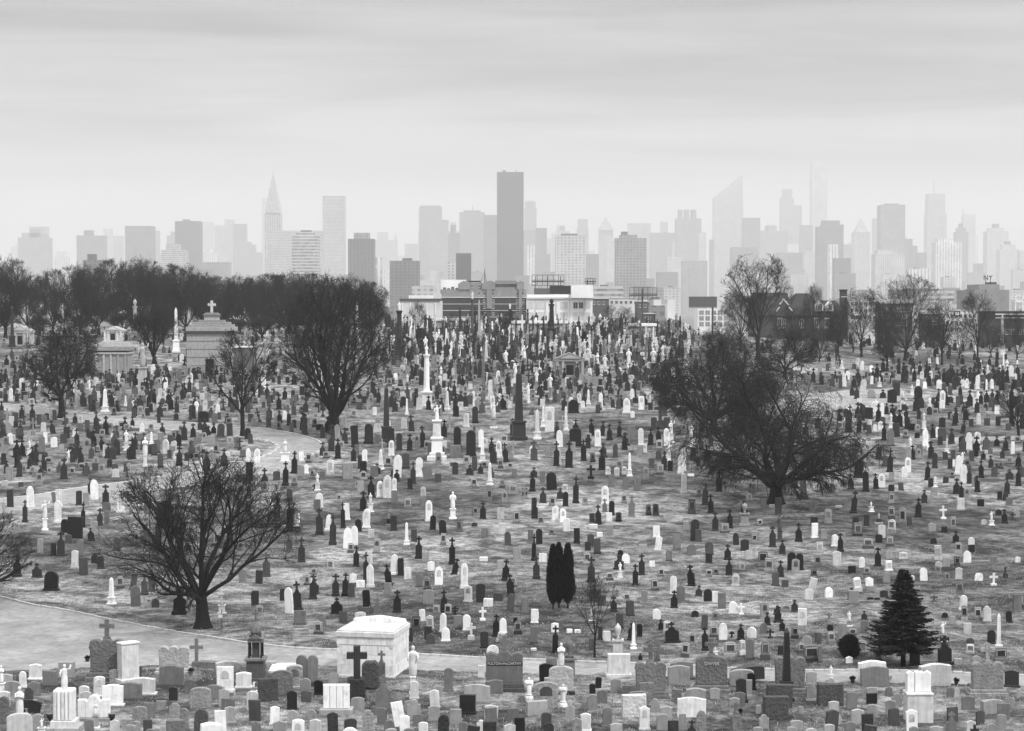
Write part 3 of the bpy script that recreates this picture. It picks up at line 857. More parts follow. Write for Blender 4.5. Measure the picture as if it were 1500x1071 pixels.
TW = [
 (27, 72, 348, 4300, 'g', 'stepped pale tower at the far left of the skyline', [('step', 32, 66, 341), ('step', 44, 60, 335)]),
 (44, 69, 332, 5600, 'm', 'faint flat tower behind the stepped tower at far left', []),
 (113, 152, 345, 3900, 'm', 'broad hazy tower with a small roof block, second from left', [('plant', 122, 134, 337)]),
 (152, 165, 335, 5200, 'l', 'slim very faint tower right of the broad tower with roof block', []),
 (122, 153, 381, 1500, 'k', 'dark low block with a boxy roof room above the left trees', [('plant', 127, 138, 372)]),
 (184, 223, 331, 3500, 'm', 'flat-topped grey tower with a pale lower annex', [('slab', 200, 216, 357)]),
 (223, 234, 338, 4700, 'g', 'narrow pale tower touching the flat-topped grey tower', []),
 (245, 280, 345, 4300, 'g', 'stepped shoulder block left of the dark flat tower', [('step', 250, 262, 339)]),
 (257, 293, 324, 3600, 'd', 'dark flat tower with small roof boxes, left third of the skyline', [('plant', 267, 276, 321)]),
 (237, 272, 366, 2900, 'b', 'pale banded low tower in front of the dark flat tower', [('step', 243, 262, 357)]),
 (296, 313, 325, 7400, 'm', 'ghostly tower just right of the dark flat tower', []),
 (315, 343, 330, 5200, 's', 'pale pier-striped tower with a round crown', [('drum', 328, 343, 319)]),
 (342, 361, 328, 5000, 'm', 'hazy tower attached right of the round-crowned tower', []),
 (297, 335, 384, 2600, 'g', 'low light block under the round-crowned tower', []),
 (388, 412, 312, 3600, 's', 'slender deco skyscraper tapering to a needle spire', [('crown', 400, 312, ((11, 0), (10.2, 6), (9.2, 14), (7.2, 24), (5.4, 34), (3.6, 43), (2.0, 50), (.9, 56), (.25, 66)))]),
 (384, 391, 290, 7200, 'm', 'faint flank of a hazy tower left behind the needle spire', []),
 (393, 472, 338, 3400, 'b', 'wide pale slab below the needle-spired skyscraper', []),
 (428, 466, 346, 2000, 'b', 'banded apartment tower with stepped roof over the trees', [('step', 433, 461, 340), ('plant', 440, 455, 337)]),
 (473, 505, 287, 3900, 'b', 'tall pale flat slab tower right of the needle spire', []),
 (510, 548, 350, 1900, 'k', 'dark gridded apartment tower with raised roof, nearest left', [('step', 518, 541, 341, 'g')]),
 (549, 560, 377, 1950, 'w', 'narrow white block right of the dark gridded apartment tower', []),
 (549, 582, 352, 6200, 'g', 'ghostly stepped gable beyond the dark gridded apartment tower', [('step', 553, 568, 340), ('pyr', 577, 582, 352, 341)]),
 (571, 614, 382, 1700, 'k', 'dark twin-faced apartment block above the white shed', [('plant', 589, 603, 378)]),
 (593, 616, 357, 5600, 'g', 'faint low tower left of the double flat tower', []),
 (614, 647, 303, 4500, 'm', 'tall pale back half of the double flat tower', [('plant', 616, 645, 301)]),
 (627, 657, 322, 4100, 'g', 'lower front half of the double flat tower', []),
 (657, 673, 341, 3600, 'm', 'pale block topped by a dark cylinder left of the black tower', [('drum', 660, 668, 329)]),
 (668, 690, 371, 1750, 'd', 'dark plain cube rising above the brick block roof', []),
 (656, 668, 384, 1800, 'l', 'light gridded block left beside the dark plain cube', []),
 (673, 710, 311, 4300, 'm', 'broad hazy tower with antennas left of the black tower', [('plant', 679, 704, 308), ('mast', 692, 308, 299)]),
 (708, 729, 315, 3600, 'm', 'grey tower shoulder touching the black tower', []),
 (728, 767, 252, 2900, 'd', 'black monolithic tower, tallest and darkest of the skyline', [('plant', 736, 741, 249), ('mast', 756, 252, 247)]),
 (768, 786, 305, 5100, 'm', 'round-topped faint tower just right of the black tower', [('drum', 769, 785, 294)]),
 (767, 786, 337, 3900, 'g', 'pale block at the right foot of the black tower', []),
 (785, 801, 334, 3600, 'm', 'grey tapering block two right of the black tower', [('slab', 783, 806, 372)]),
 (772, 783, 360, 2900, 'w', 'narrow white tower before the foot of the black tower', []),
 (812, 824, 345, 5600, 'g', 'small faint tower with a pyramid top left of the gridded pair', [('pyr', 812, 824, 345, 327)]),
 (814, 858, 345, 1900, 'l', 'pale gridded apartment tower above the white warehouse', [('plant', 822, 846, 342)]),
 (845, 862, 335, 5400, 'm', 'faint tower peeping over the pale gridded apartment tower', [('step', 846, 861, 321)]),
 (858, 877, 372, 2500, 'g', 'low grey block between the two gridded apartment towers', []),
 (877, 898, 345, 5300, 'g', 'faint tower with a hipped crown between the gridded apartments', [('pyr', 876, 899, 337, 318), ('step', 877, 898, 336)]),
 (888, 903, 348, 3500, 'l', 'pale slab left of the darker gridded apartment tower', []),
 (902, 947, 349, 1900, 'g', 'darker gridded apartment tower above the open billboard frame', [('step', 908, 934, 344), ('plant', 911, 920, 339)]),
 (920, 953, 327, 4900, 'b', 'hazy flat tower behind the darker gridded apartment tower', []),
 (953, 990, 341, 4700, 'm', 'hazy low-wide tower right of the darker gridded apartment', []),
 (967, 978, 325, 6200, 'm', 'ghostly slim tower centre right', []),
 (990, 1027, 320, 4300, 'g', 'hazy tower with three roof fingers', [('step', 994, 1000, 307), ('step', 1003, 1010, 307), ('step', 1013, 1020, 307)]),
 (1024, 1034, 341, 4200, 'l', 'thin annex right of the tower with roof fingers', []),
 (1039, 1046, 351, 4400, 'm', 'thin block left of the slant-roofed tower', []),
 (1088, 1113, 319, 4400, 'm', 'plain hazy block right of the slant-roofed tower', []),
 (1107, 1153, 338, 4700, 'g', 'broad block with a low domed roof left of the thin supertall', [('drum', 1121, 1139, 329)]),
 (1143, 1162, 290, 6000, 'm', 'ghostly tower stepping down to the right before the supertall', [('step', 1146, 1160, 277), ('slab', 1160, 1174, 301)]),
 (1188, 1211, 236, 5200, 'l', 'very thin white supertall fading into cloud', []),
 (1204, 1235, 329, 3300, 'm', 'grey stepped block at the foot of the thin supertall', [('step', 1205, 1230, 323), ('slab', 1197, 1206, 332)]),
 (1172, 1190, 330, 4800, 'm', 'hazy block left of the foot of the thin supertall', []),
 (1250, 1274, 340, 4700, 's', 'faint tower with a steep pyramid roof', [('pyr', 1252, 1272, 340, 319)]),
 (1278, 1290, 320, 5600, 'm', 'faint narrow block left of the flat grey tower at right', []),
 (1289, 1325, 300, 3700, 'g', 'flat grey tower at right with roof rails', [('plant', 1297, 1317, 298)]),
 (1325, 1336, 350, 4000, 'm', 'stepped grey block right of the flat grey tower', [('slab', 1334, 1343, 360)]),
 (1357, 1386, 313, 5000, 's', 'tall pale tower with an antenna at right', [('step', 1358, 1384, 284), ('mast', 1369, 284, 262)]),
 (1370, 1408, 355, 3100, 'w', 'white vertical-striped apartment tower at right', [('step', 1373, 1397, 350)]),
 (1410, 1428, 314, 5200, 'l', 'pale unfinished tower with a crane at right', [('mast', 1411, 314, 303)]),
 (1233, 1250, 358, 5100, 'm', 'low faint block between supertall and pyramid-roofed tower', []),
 (1213, 1228, 358, 2900, 'w', 'white narrow tower below the grey stepped block', []),
 (1222, 1246, 378, 2700, 'm', 'low grey block right of the white narrow tower', []),
 (1282, 1325, 372, 2900, 'l', 'pale wide block below the flat grey tower', [('step', 1285, 1315, 366)]),
 (1430, 1474, 386, 4600, 'm', 'low hazy cluster block near the right edge', [('step', 1447, 1464, 379)]),
 (1493, 1512, 367, 3900, 'l', 'hazy tower cut by the right edge', []),
 (1072, 1110, 362, 3700, 'm', 'low grey block under the slant-roofed tower', []),
 (1140, 1175, 370, 3400, 'g', 'low gridded block left below the thin supertall', []),
 (1000, 1036, 382, 3200, 'g', 'low pale block under the tower with roof fingers', []),
 (1343, 1357, 370, 3900, 'm', 'small hazy block left of the antenna tower', []),
 (977, 1000, 376, 3500, 'l', 'light low block left under the tower with roof fingers', []),
 (795, 815, 398, 2700, 'g', 'low light block left of the pale gridded apartment tower', []),
]
for a_ in TW: tower(a_[0], a_[1], a_[2], a_[3], a_[4], a_[5], a_[6])
# the slant-roofed tower: its crown is a wedge
rt = tower(1045, 1088, 290, 5200, 'b', 'banded white tower with a slanted wedge roof')
D = 1200 + 4000 * 1.75
w_ = 43 / F * D; zb = zat(290, D) - gz(xat(1066, D), D); z_hi = zat(257, D) - gz(xat(1066, D), D)
MB().prism([(-w_ / 2 + .2, zb - .5), (w_ / 2 - .2, zb - .5), (w_ / 2 - .2, z_hi), (w_ / 2 - 8, z_hi), (-w_ / 2 + .2, zb + 3)], 33, .1).obj('wedge_roof', FAC['b'], rt)
# more hazy towers filling the gaps, one by one
rnd = random.Random(5); mid = []
for u in list(range(590, 1490, 27)) + [20, 95, 170, 235, 290, 350]:
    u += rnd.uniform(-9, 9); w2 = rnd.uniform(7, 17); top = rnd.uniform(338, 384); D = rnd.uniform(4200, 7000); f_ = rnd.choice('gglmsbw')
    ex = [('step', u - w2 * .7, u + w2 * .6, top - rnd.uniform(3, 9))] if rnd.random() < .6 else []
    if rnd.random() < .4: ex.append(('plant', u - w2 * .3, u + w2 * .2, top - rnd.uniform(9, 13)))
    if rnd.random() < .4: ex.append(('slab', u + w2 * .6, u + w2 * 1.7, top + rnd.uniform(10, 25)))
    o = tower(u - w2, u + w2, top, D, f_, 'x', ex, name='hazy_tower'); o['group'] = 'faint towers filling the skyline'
    mid.append((o, '%s %s tower' % ('faint' if D < 5600 else 'ghostly', {'g': 'gridded', 'l': 'light', 'm': 'dim', 's': 'pier-striped', 'b': 'banded', 'w': 'white-striped'}[f_]), u, top))
auto_labels(mid, [('the needle-spired skyscraper', 400, 350), ('the black monolithic tower', 747, 350), ('the double flat tower', 635, 350), ('the pale gridded apartment tower', 836, 350), ('the darker gridded apartment tower', 925, 350),
                  ('the tower with roof fingers', 1008, 350), ('the slant-roofed tower', 1066, 350), ('the thin supertall', 1200, 350), ('the flat grey tower at right', 1307, 350), ('the antenna tower', 1371, 350), ('the stepped far left tower', 50, 350), ('the dark flat left tower', 275, 350)], 2.0)
# low blocks of the far shore and the flats between, one by one
rnd = random.Random(17); low = []
for i in range(120):
    u = rnd.uniform(560, 1520) if i % 6 else rnd.uniform(0, 560)
    D = rnd.choice((950, 1150, 1400, 1700, 2100, 2500, 3000, 3600))*rnd.uniform(.9, 1.1)
    if 985 < u < 1070 and D < 2400: u -= 95
    wpx = rnd.uniform(14, 40) * (1.2 if D < 1500 else .8)
    top = {0: rnd.uniform(437, 450), 1: rnd.uniform(418, 440), 2: rnd.uniform(392, 420)}[0 if D < 1300 else 1 if D < 2300 else 2]
    f_ = rnd.choice('gglmlwkb')
    o = tower(u - wpx / 2, u + wpx / 2, top, D, f_, 'x', name='low_block', cat='building', depth=rnd.uniform(14, 30),
              extra=[('plant', u - wpx * .2, u + wpx * .05, top - 3500 / D)] if i % 2 else ())
    o['group'] = 'low blocks below the skyline'
    tone = {'g': 'grey', 'l': 'light', 'm': 'dim', 'w': 'white', 'k': 'dark', 'b': 'banded'}[f_]
    far = 'nearer' if D < 1300 else 'mid-distance' if D < 2300 else 'hazy'
    low.append((o, '%s %s low block' % (far, tone), u, top))
auto_labels(low, [('the needle-spired skyscraper', 400, 400), ('the white shed', 615, 440), ('the black monolithic tower', 747, 420), ('the open billboard frame', 941, 435),
                  ('the solid grey billboard', 1028, 445), ('the slant-roofed tower', 1066, 400), ('the thin supertall', 1200, 400), ('the school chimney', 1233, 430), ('the letters sign', 1450, 410), ('the antenna tower', 1370, 400)], 3.0)

# ================================================================== buildings just behind the cemetery
M_BRICK = plain('dark_brick', .055, .9, .2, .8)
M_CONC = plain('grey_render', .26, .9, .15, .3)
M_PALE = plain('pale_stone_trim', .62, .85, .12, .5)
M_WHITE = plain('white_paint', .82, .8, .12, .25)
M_OFFW = plain('off_white_wall', .62, .85, .15, .2)
M_SLATE = plain('slate_roof', .028, .85, .25, .6)
M_BLACK = plain('black_panel', .02, .6, .2, .5)
M_GREY = plain('grey_panel', .09, .7, .1, .3)
class Near:
    """a building whose parts are given by picture rows and columns at its own distance"""
    def __init__(s, name, label, u, D, cat='building'):
        s.D = D; s.xc = xat(u, D); s.b = gz(s.xc, D)
        s.o = empty(name, s.xc, D, s.b); tag(s.o, label, cat)
    def box(s, name, mat, u0, u1, v0, v1, y0=0.0, y1=14.0, parent=None, c=0.0):
        a, b_ = xat(u0, s.D) - s.xc, xat(u1, s.D) - s.xc
        z1 = zat(v0, s.D) - s.b; z0 = -1.0 if v1 is None else zat(v1, s.D) - s.b
        return MB().box(a, b_, y0, y1, z0, z1, c).obj(name, mat, parent or s.o)
    def win(s, u, v, w, h, y=0.0, mat=None, frame=True):
        D = s.D
        a, b_ = xat(u - w / 2, D) - s.xc, xat(u + w / 2, D) - s.xc
        z1, z0 = zat(v - h / 2, D) - s.b, zat(v + h / 2, D) - s.b
        p = MB().box(a, b_, y - .03, y + .06, z0, z1).obj('window', mat or M_GLASS, s.o)
        if frame:
            m = MB(); t = .06
            m.box(a - t, b_ + t, y - .09, y - .032, z0 - t * 2, z0); m.box(a - t, b_ + t, y - .09, y - .032, z1, z1 + t)
            m.box(a - t, a, y - .09, y - .032, z0, z1); m.box(b_, b_ + t, y - .09, y - .032, z0, z1)
            m.box((a + b_) / 2 - t / 2, (a + b_) / 2 + t / 2, y - .08, y - .034, z0, z1)
            m.obj('frame', M_PALE, p)
        return p
    def gable(s, name, mat, pts, y0, t, parent=None):
        P = [(xat(u, s.D) - s.xc, zat(v, s.D) - s.b) for u, v in pts]
        return MB().prism(P, t, .05, y=y0 + t / 2).obj(name, mat, parent or s.o)
# banded brick apartment block
B = Near('apartment_block', 'dark brick apartment block with white bands and rounded gables', 708, 520)
B.box('lower_wall', M_BRICK, 645, 771, 436.5, None, 0, 22)
B.box('upper_wall', M_CONC, 645.2, 770.8, 424, 436.3, .15, 21.8)
for v in (436, 445.5, 455, 464.5, 475): B.box('band', M_PALE, 644.8, 771.2, v - .5 - (.4 if v == 436 else 0), v + .3, -.12, .02 if v > 436 else .14)
B.gable('gable', M_CONC, [(671, 424.4), (688.5, 424.4), (688.5, 414), (685, 412), (679, 411.5), (671, 416)], -.1, 16)
B.gable('gable', M_CONC, [(706, 424.4), (725, 424.4), (725, 413.5), (719, 411), (712, 412), (706, 415.5)], -.1, 16)
B.gable('gable', M_CONC, [(757, 424.4), (768, 424.4), (768, 414), (763.5, 411.2), (757, 413.5)], -.1, 16)
B.box('penthouse', M_CONC, 688.7, 705.8, 414, 424.4, 1.5, 14)
B.box('penthouse', M_CONC, 725.2, 756.8, 411, 424.4, .6, 14)
B.box('recessed_balcony', M_GLASS, 726.5, 756, 416, 419.5, .45, .62)
B.box('roof_canopy', M_SLATE, 683, 703, 411.2, 412.6, 2, 12)
B.box('stair_bay', M_CONC, 713, 720.5, 424.5, 452, -.5, .0)
B.box('stair_bay', M_CONC, 760, 765, 424.5, 470, -.5, .0)
B.box('roof_hut', M_WHITE, 641, 679, 408, 424, 24, 32)
m = MB(); xa = xat(709.5, 520) - B.xc; za = zat(414, 520) - B.b
m.tube([(xa, 8, za), (xa, 8, zat(393, 520) - B.b)], [.14, .07], 5); m.tube([(xa - 1.2, 8, za), (xa, 8, za + 3), (xa + .6, 8, za)], [.08] * 3, 4)
m.obj('mast', M_METAL, B.o)
for u in (691, 695, 701.5, 709.5, 722.5, 731.5, 758, 766.5): B.win(u, 430, 3.2 if u not in (695, 731.5) else 1.6, 4.4, .15)
for v in (441, 450, 459.5):
    for u in (709.5, 722.5, 758, 766.5): B.win(u, v, 3.4, 3.6, 0)
for u in (691.5, 702): B.win(u, 419, 3, 3.6, 1.5)
for u, k in ((650, 2.0), (656, 1.3), (662, 2.6), (668, 1.6)): B.box('roof_unit', M_GREY, u - 2, u + 2, 424 - k * 1.6, 424, 4 + u % 3, 8)
# white shed left
B = Near('shed', 'low white shed left of the banded brick block', 615, 480)
B.box('wall', M_OFFW, 586, 645, 441, None, 0, 16); B.box('cornice', M_GREY, 585.5, 645, 437.5, 440.8, -.3, 16)
B.box('roof_light', M_WHITE, 598, 634, 432.5, 437.3, 2, 12); B.box('roof_hut', M_OFFW, 634, 645, 430.5, 437.3, 3, 8)
for k in range(5): B.box('pilaster', M_WHITE, 589 + k * 12, 590.2 + k * 12, 443, None, -.18, -.002)
# white warehouse right
B = Near('warehouse', 'white two-storey warehouse with big windows and rooftop signs', 820, 500)
B.box('wall', M_WHITE, 771.6, 868, 438, None, 0, 20); B.box('cornice', M_PALE, 771.8, 868.4, 436, 437.8, -.4, 20)
B.box('roof_light', M_WHITE, 772, 833, 431.5, 435.8, 1, 15)
for r_, v in enumerate((447.5, 463, 478)):
    for k, u in enumerate((777, 792, 807, 826, 843, 851, 861)):
        B.win(u, v, (8, 12, 7, 10, 6, 6, 6)[k], 10 if v > 450 else 8.5, 0, M_GLASS if (k in (4, 5) and r_ == 0) else M_OFFW)
for u in (784.5, 799.5, 815, 834.5, 856): B.box('pilaster', M_PALE, u - .8, u + .8, 438.2, None, -.2, -.002)
B.box('roof_tank_house', M_GREY, 783, 806, 422, 436, 6, 14)
# rooftop billboards: each its own thing
def billboard(label, u0, u1, v0, v1, D, mat, foot, pole=None, open_frame=False, y0=0.0, name='billboard'):
    B = Near(name, label, (u0 + u1) / 2, D, 'billboard')
    X0, X1 = xat(u0, D) - B.xc, xat(u1, D) - B.xc; Z1, Z0 = zat(v0, D) - B.b, zat(v1, D) - B.b
    if open_frame:
        n = max(4, int((X1 - X0) / 1.2))
        for k in range(n + 1):
            x = X0 + (X1 - X0) * k / n
            MB().box(x - .06, x + .06, y0 - .06, y0 + .06, Z0, Z1).obj('upright', M_METAL, B.o)
        for z in (Z0, (Z0 + Z1) / 2, Z1): MB().box(X0, X1, y0 - .14, y0 - .065, z - .07, z + .07).obj('rail', M_METAL, B.o)
        MB().box(X0, X1, y0 - .7, y0 - .15, Z0 + (Z1 - Z0) * .30, Z0 + (Z1 - Z0) * .42).obj('catwalk', M_METAL, B.o)
    else:
        MB().box(X0, X1, y0 - .15, y0 + .15, Z0, Z1, .03).obj('panel', mat, B.o)
        MB().box(X0, X1, y0 - .6, y0 - .16, Z0 - .25, Z0 - .12).obj('catwalk', M_METAL, B.o)
    zf = -.5 if foot is None else zat(foot, D) - B.b
    for u in (pole if isinstance(pole, tuple) else (pole,)):
        x = xat(u, D) - B.xc
        MB().tube([(x, y0 + .5, zf), (x, y0 + .5, Z1 - .3)], [.28, .24] if foot is None else [.1, .1], 8).obj('pole', M_METAL, B.o)
    return B
billboard('blank white billboard on the warehouse roof corner', 837, 869, 418, 436.5, 498, M_WHITE, 437, (841, 865))
billboard('black rear panel billboard on the warehouse roof', 805, 836, 418.6, 431, 502, M_BLACK, 437, (809, 832))
billboard('empty lattice billboard frame on the warehouse roof', 779, 826, 403, 418, 506, M_METAL, 437, (784, 802, 821), True)
billboard('small lattice frame above the white billboard', 857, 872, 408, 416, 520, M_METAL, 430, (860, 869), True)
billboard('tall open double-deck billboard frame on a single pole', 922, 962, 421.5, 438.5, 560, M_METAL, None, 941, True)
billboard('solid grey billboard on a single pole', 1009, 1050, 434.5, 450, 540, M_GREY, None, 1044)
# glazed office right of the grey billboard
B = Near('office', 'white gridded glass office low behind the grey billboard', 1042, 640)
B.box('wall', M_WHITE, 1022, 1062, 452.5, None, 0, 14)
for v in (458, 466.5, 475):
    for u in range(1025, 1062, 9): B.win(u + 2.5, v, 6.4, 6.2, 0, M_CONC)
for i, (u0, u1, v, D, mt, lab) in enumerate(((866, 892, 438, 610, M_GREY, 'dark low building right of the white billboard'), (892, 934, 437, 640, M_OFFW, 'pale low building left of the open billboard pole'),
        (934, 950, 442, 600, M_GREY, 'grey low building right behind the open billboard pole'), (944, 960, 460, 560, M_BRICK, 'small dark building at the foot of the open billboard pole'))):
    B = Near('low_building', lab, (u0 + u1) / 2, D); B.box('wall', mt, u0, u1, v, None, 0, 14); B.box('parapet', M_PALE, u0 - .3, u1 + .3, v - 1.2, v - .05, -.2, 14.2)
    for k in range(int((u1 - u0) / 7)): B.win(u0 + 4 + k * 7, v + 6, 3.6, 4, 0)
# gabled school
D = 430
B = Near('school_building', 'dark brick school with steep slate roofs, gable and tall chimney', 1170, D)
B.box('wall', M_BRICK, 1108, 1242, 462, None, 0, 16)
def hip(u0, u1, v_e, v_r, y0, y1, k=.5, name='roof'):
    a, b_ = xat(u0, D) - B.xc, xat(u1, D) - B.xc; z0, z1 = zat(v_e, D) - B.b, zat(v_r, D) - B.b; s = (b_ - a) * k / 2
    yy = (y0 + y1) / 2
    v = [(a, y0, z0), (b_, y0, z0), (b_, y1, z0), (a, y1, z0), (a + s, yy - 2, z1), (b_ - s, yy - 2, z1), (b_ - s, yy + 2, z1), (a + s, yy + 2, z1)]
    return MB().add(v, [(0, 1, 5, 4), (1, 2, 6, 5), (2, 3, 7, 6), (3, 0, 4, 7), (4, 5, 6, 7), (3, 2, 1, 0)]).obj(name, M_SLATE, B.o)
hip(1106, 1162, 461.8, 428.5, -.4, 16.4, .12); hip(1150, 1214, 461.8, 429.5, -.6, 16, .75); hip(1196, 1244, 461.8, 440, -.4, 16.4, .6)
gb = B.gable('gable', M_BRICK, [(1136, 463), (1160, 463), (1160, 456), (1154, 450), (1154, 447), (1148.5, 441), (1147, 438), (1145, 441), (1141, 446), (1141, 450), (1136, 456)], -1.0, 2.5)
for a_, b_ in (((1136, 456), (1141, 450)), ((1141, 446), (1145, 441)), ((1145, 441), (1147, 438)), ((1147, 438), (1148.5, 441)), ((1148.5, 441), (1154, 447)), ((1154, 450), (1160, 456))):
    p0 = (xat(a_[0], D) - B.xc, -1.05, zat(a_[1], D) - B.b); p1 = (xat(b_[0], D) - B.xc, -1.05, zat(b_[1], D) - B.b)
    MB().tube([p0, p1], [.14, .14], 5).obj('coping', M_PALE, gb)
for u in (1200, 1215):
    B.gable('dormer', M_PALE, [(u - 5, 456), (u + 5, 456), (u + 5, 447), (u, 441), (u - 5, 447)], -.9, 3)
    B.win(u, 450, 4.5, 8, -.95)
for u in (1142, 1148, 1174, 1196, 1211, 1226): B.win(u, 474, 5, 12, 0); 
for u in (1142, 1196, 1211): B.box('lintel', M_PALE, u - 4, u + 4, 465.5, 467, -.2, -.1)
ch = B.box('chimney', M_BRICK, 1229.3, 1237.7, 425.5, None, -2.5, -.1); B.box('chimney_cap', M_SLATE, 1228, 1239, 424.2, 425.4, -2.8, .2, ch); B.box('band', M_PALE, 1229, 1238, 434.5, 435.5, -2.6, -2.505, ch)
# right cluster
for i, (u0, u1, v, D, mt, lab) in enumerate(((1244, 1300, 437, 560, M_OFFW, 'long pale workshop right of the school chimney'), (1296, 1336, 446, 520, M_GREY, 'dark flat building behind the fan-shaped tree'),
        (1330, 1384, 452, 540, M_OFFW, 'white building behind the right side of the fan-shaped tree'), (1362, 1378, 460, 500, M_BRICK, 'small dark tower block right of the fan-shaped tree'),
        (1384, 1432, 455, 500, M_WHITE, 'white building with a small framed sign'), (1428, 1462, 468, 470, M_OFFW, 'pale gridded building left of the dark shop'))):
    B = Near('low_building', lab, (u0 + u1) / 2, D); B.box('wall', mt, u0, u1, v, None, 0, 14); B.box('parapet', M_PALE if mt != M_GREY else M_SLATE, u0 - .3, u1 + .3, v - 1.2, v - .05, -.2, 14.2)
    for r_ in range(3):
        for k in range(int((u1 - u0) / 6.5)): B.win(u0 + 4 + k * 6.5, v + 8 + r_ * 10, 3.8, 5, 0)
    if i == 4:
        p = B.box('sign_frame', M_BLACK, 1397, 1406, 456, 463, -.25, -.05); B.box('sign_panel', M_OFFW, 1398.6, 1404.4, 457.3, 461.6, -.3, -.26, p)
D = 600
B = Near('office', 'grey stepped office block with letters on its roof', 1456, D)
B.box('wall', M_CONC, 1427, 1478, 424.5, None, 0, 24); B.box('upper_storey', M_CONC, 1436, 1466, 416.5, 424.6, 2, 18); B.box('plant_room', M_GREY, 1456, 1464, 413, 416.7, 4, 12)
def text_part(s, size, x, y, z, mat, parent, name='lettering', ext=.01, cx=True):
    cu = bpy.data.curves.new(name, 'FONT'); cu.body = s; cu.size = size; cu.extrude = ext
    cu.align_x = 'CENTER' if cx else 'LEFT'; cu.align_y = 'CENTER'
    cu.materials.append(mat)
    tmp = bpy.data.objects.new(name, cu); COL.objects.link(tmp)
    bpy.context.view_layer.update()
    me = bpy.data.meshes.new_from_object(tmp.evaluated_get(bpy.context.evaluated_depsgraph_get()))
    bpy.data.objects.remove(tmp); bpy.data.curves.remove(cu)
    if not me.materials: me.materials.append(mat)
    o = mkobj(name, me, parent)
    o.location = (x, y, z); o.rotation_euler = (math.pi / 2, 0, 0)
    return o
x = xat(1450, D) - B.xc; z = zat(407, D) - B.b
text_part('NY', 2.1, x, 3, z, M_METAL, B.o, 'roof_lettering', .12)
for u in (1447, 1454): q = xat(u, D) - B.xc; MB().tube([(q, 3.2, zat(417, D) - B.b), (q, 3.2, zat(404, D) - B.b)], [.1, .1], 5).obj('post', M_METAL, B.o)
B.box('roof_hut', M_GREY, 1466, 1480, 430, None, 3, 20)
D = 440
B = Near('shop_building', 'dark shop building with pale roof bands at the right edge', 1482, D)
B.box('wall', M_BRICK, 1458, 1520, 466, None, 0, 16); B.box('cornice', M_SLATE, 1457.5, 1520, 456, 465.8, -.3, 16)
B.box('band', M_PALE, 1457.4, 1520, 459.5, 461.2, -.4, -.305); B.box('band', M_PALE, 1457.4, 1520, 465.2, 466.2, -.4, -.305)
for u in range(1466, 1518, 9): B.win(u, 486, 5.5, 7, 0)
D = 480
B = Near('roof_sign', 'white open letters sign on a frame above the dark shop', 1497, D, 'sign')
x = xat(1486, D) - B.xc; text_part('CA', 2.3, x, 0, zat(437, D) - B.b, M_WHITE, B.o, 'lettering', .08, False)
for u in (1487, 1497, 1507): B.box('post', M_WHITE, u, u + 1.6, 443, None, .1, .4)
B.box('rail', M_WHITE, 1485, 1520, 441.2, 442.8, -.05, .09)
# ================================================================== shapes of the stones
def top_profile(kind, w, h):
    """outline (x, z) of a tablet, counter-clockwise from the lower left"""
    a = w / 2
    P = [(-a, 0), (a, 0)]
    if kind == 'flat': P += [(a, h), (-a, h)]
    elif kind == 'serp':
        s = min(.09 * h, .16 * w)
        for x, z in ((1, 0), (.8, .12), (.55, .55), (.3, .88), (0, 1), (-.3, .88), (-.55, .55), (-.8, .12), (-1, 0)): P.append((a * x, h - s + s * z))
    elif kind == 'seg':
        s = min(.2 * h, .2 * w)
        for k in range(9):
            t = math.pi * k / 8
            P.append((a * math.cos(t) if k not in (0, 8) else (a if k == 0 else -a), h - s + s * math.sin(t)))
    elif kind == 'round':
        s = min(a, .5 * h)
        for k in range(11):
            t = math.pi * k / 10
            P.append((a * math.cos(t), h - s + s * math.sin(t)))
    elif kind == 'gothic':
        s = min(.75 * w, .42 * h)
        for k in range(6):
            t = k / 5
            P.append((a * (1 - t ** 1.7), h - s + s * (1 - (1 - t) ** 1.8)))
        for k in range(4, -1, -1):
            t = k / 5
            P.append((-a * (1 - t ** 1.7), h - s + s * (1 - (1 - t) ** 1.8)))
    elif kind == 'peak':
        s = min(.2 * h, .3 * w)
        P += [(a, h - s), (0, h), (-a, h - s)]
    elif kind == 'shoulder':
        s = min(.3 * h, .36 * w)
        P += [(a, h - s), (a * .72, h - s), (a * .66, h - s * .8)]
        for k in range(1, 8):
            t = math.pi * k / 8
            P.append((a * .62 * math.cos(t), h - s * .75 + s * .75 * math.sin(t)))
        P += [(-a * .66, h - s * .8), (-a * .72, h - s), (-a, h - s)]
    elif kind == 'bottle':      # tablet drawn in to a neck that carries the cross
        s = min(.30 * h, .5 * w); n = .17 * w
        P += [(a, h - s), (a * .78, h - s * .86), (a * .52, h - s * .62), (n * 1.25, h - s * .25), (n, h), (-n, h), (-n * 1.25, h - s * .25), (-a * .52, h - s * .62), (-a * .78, h - s * .86), (-a, h - s)]
    elif kind == 'trilobe':
        s = min(.16 * h, .2 * w)
        def lobe(cx, r, z0, a0, a1, n=6):
            return [(cx + r * math.cos(a0 + (a1 - a0) * k / n), z0 + r * .8 * math.sin(a0 + (a1 - a0) * k / n)) for k in range(n + 1)]
        P[1] = (a * .93, 0); P[0] = (-a * .93, 0)
        P += [(a * .90, .12 * h), (a * .93, h * .66), (a, h * .74)] + lobe(a * .64, a * .32, h - s, -.3, math.pi - .5)
        P += lobe(0, a * .30, h - s * .78, .1, math.pi - .1)
        P += lobe(-a * .64, a * .32, h - s, .5, math.pi + .3) + [(-a, h * .74), (-a * .93, h * .66), (-a * .90, .12 * h)]
    return P
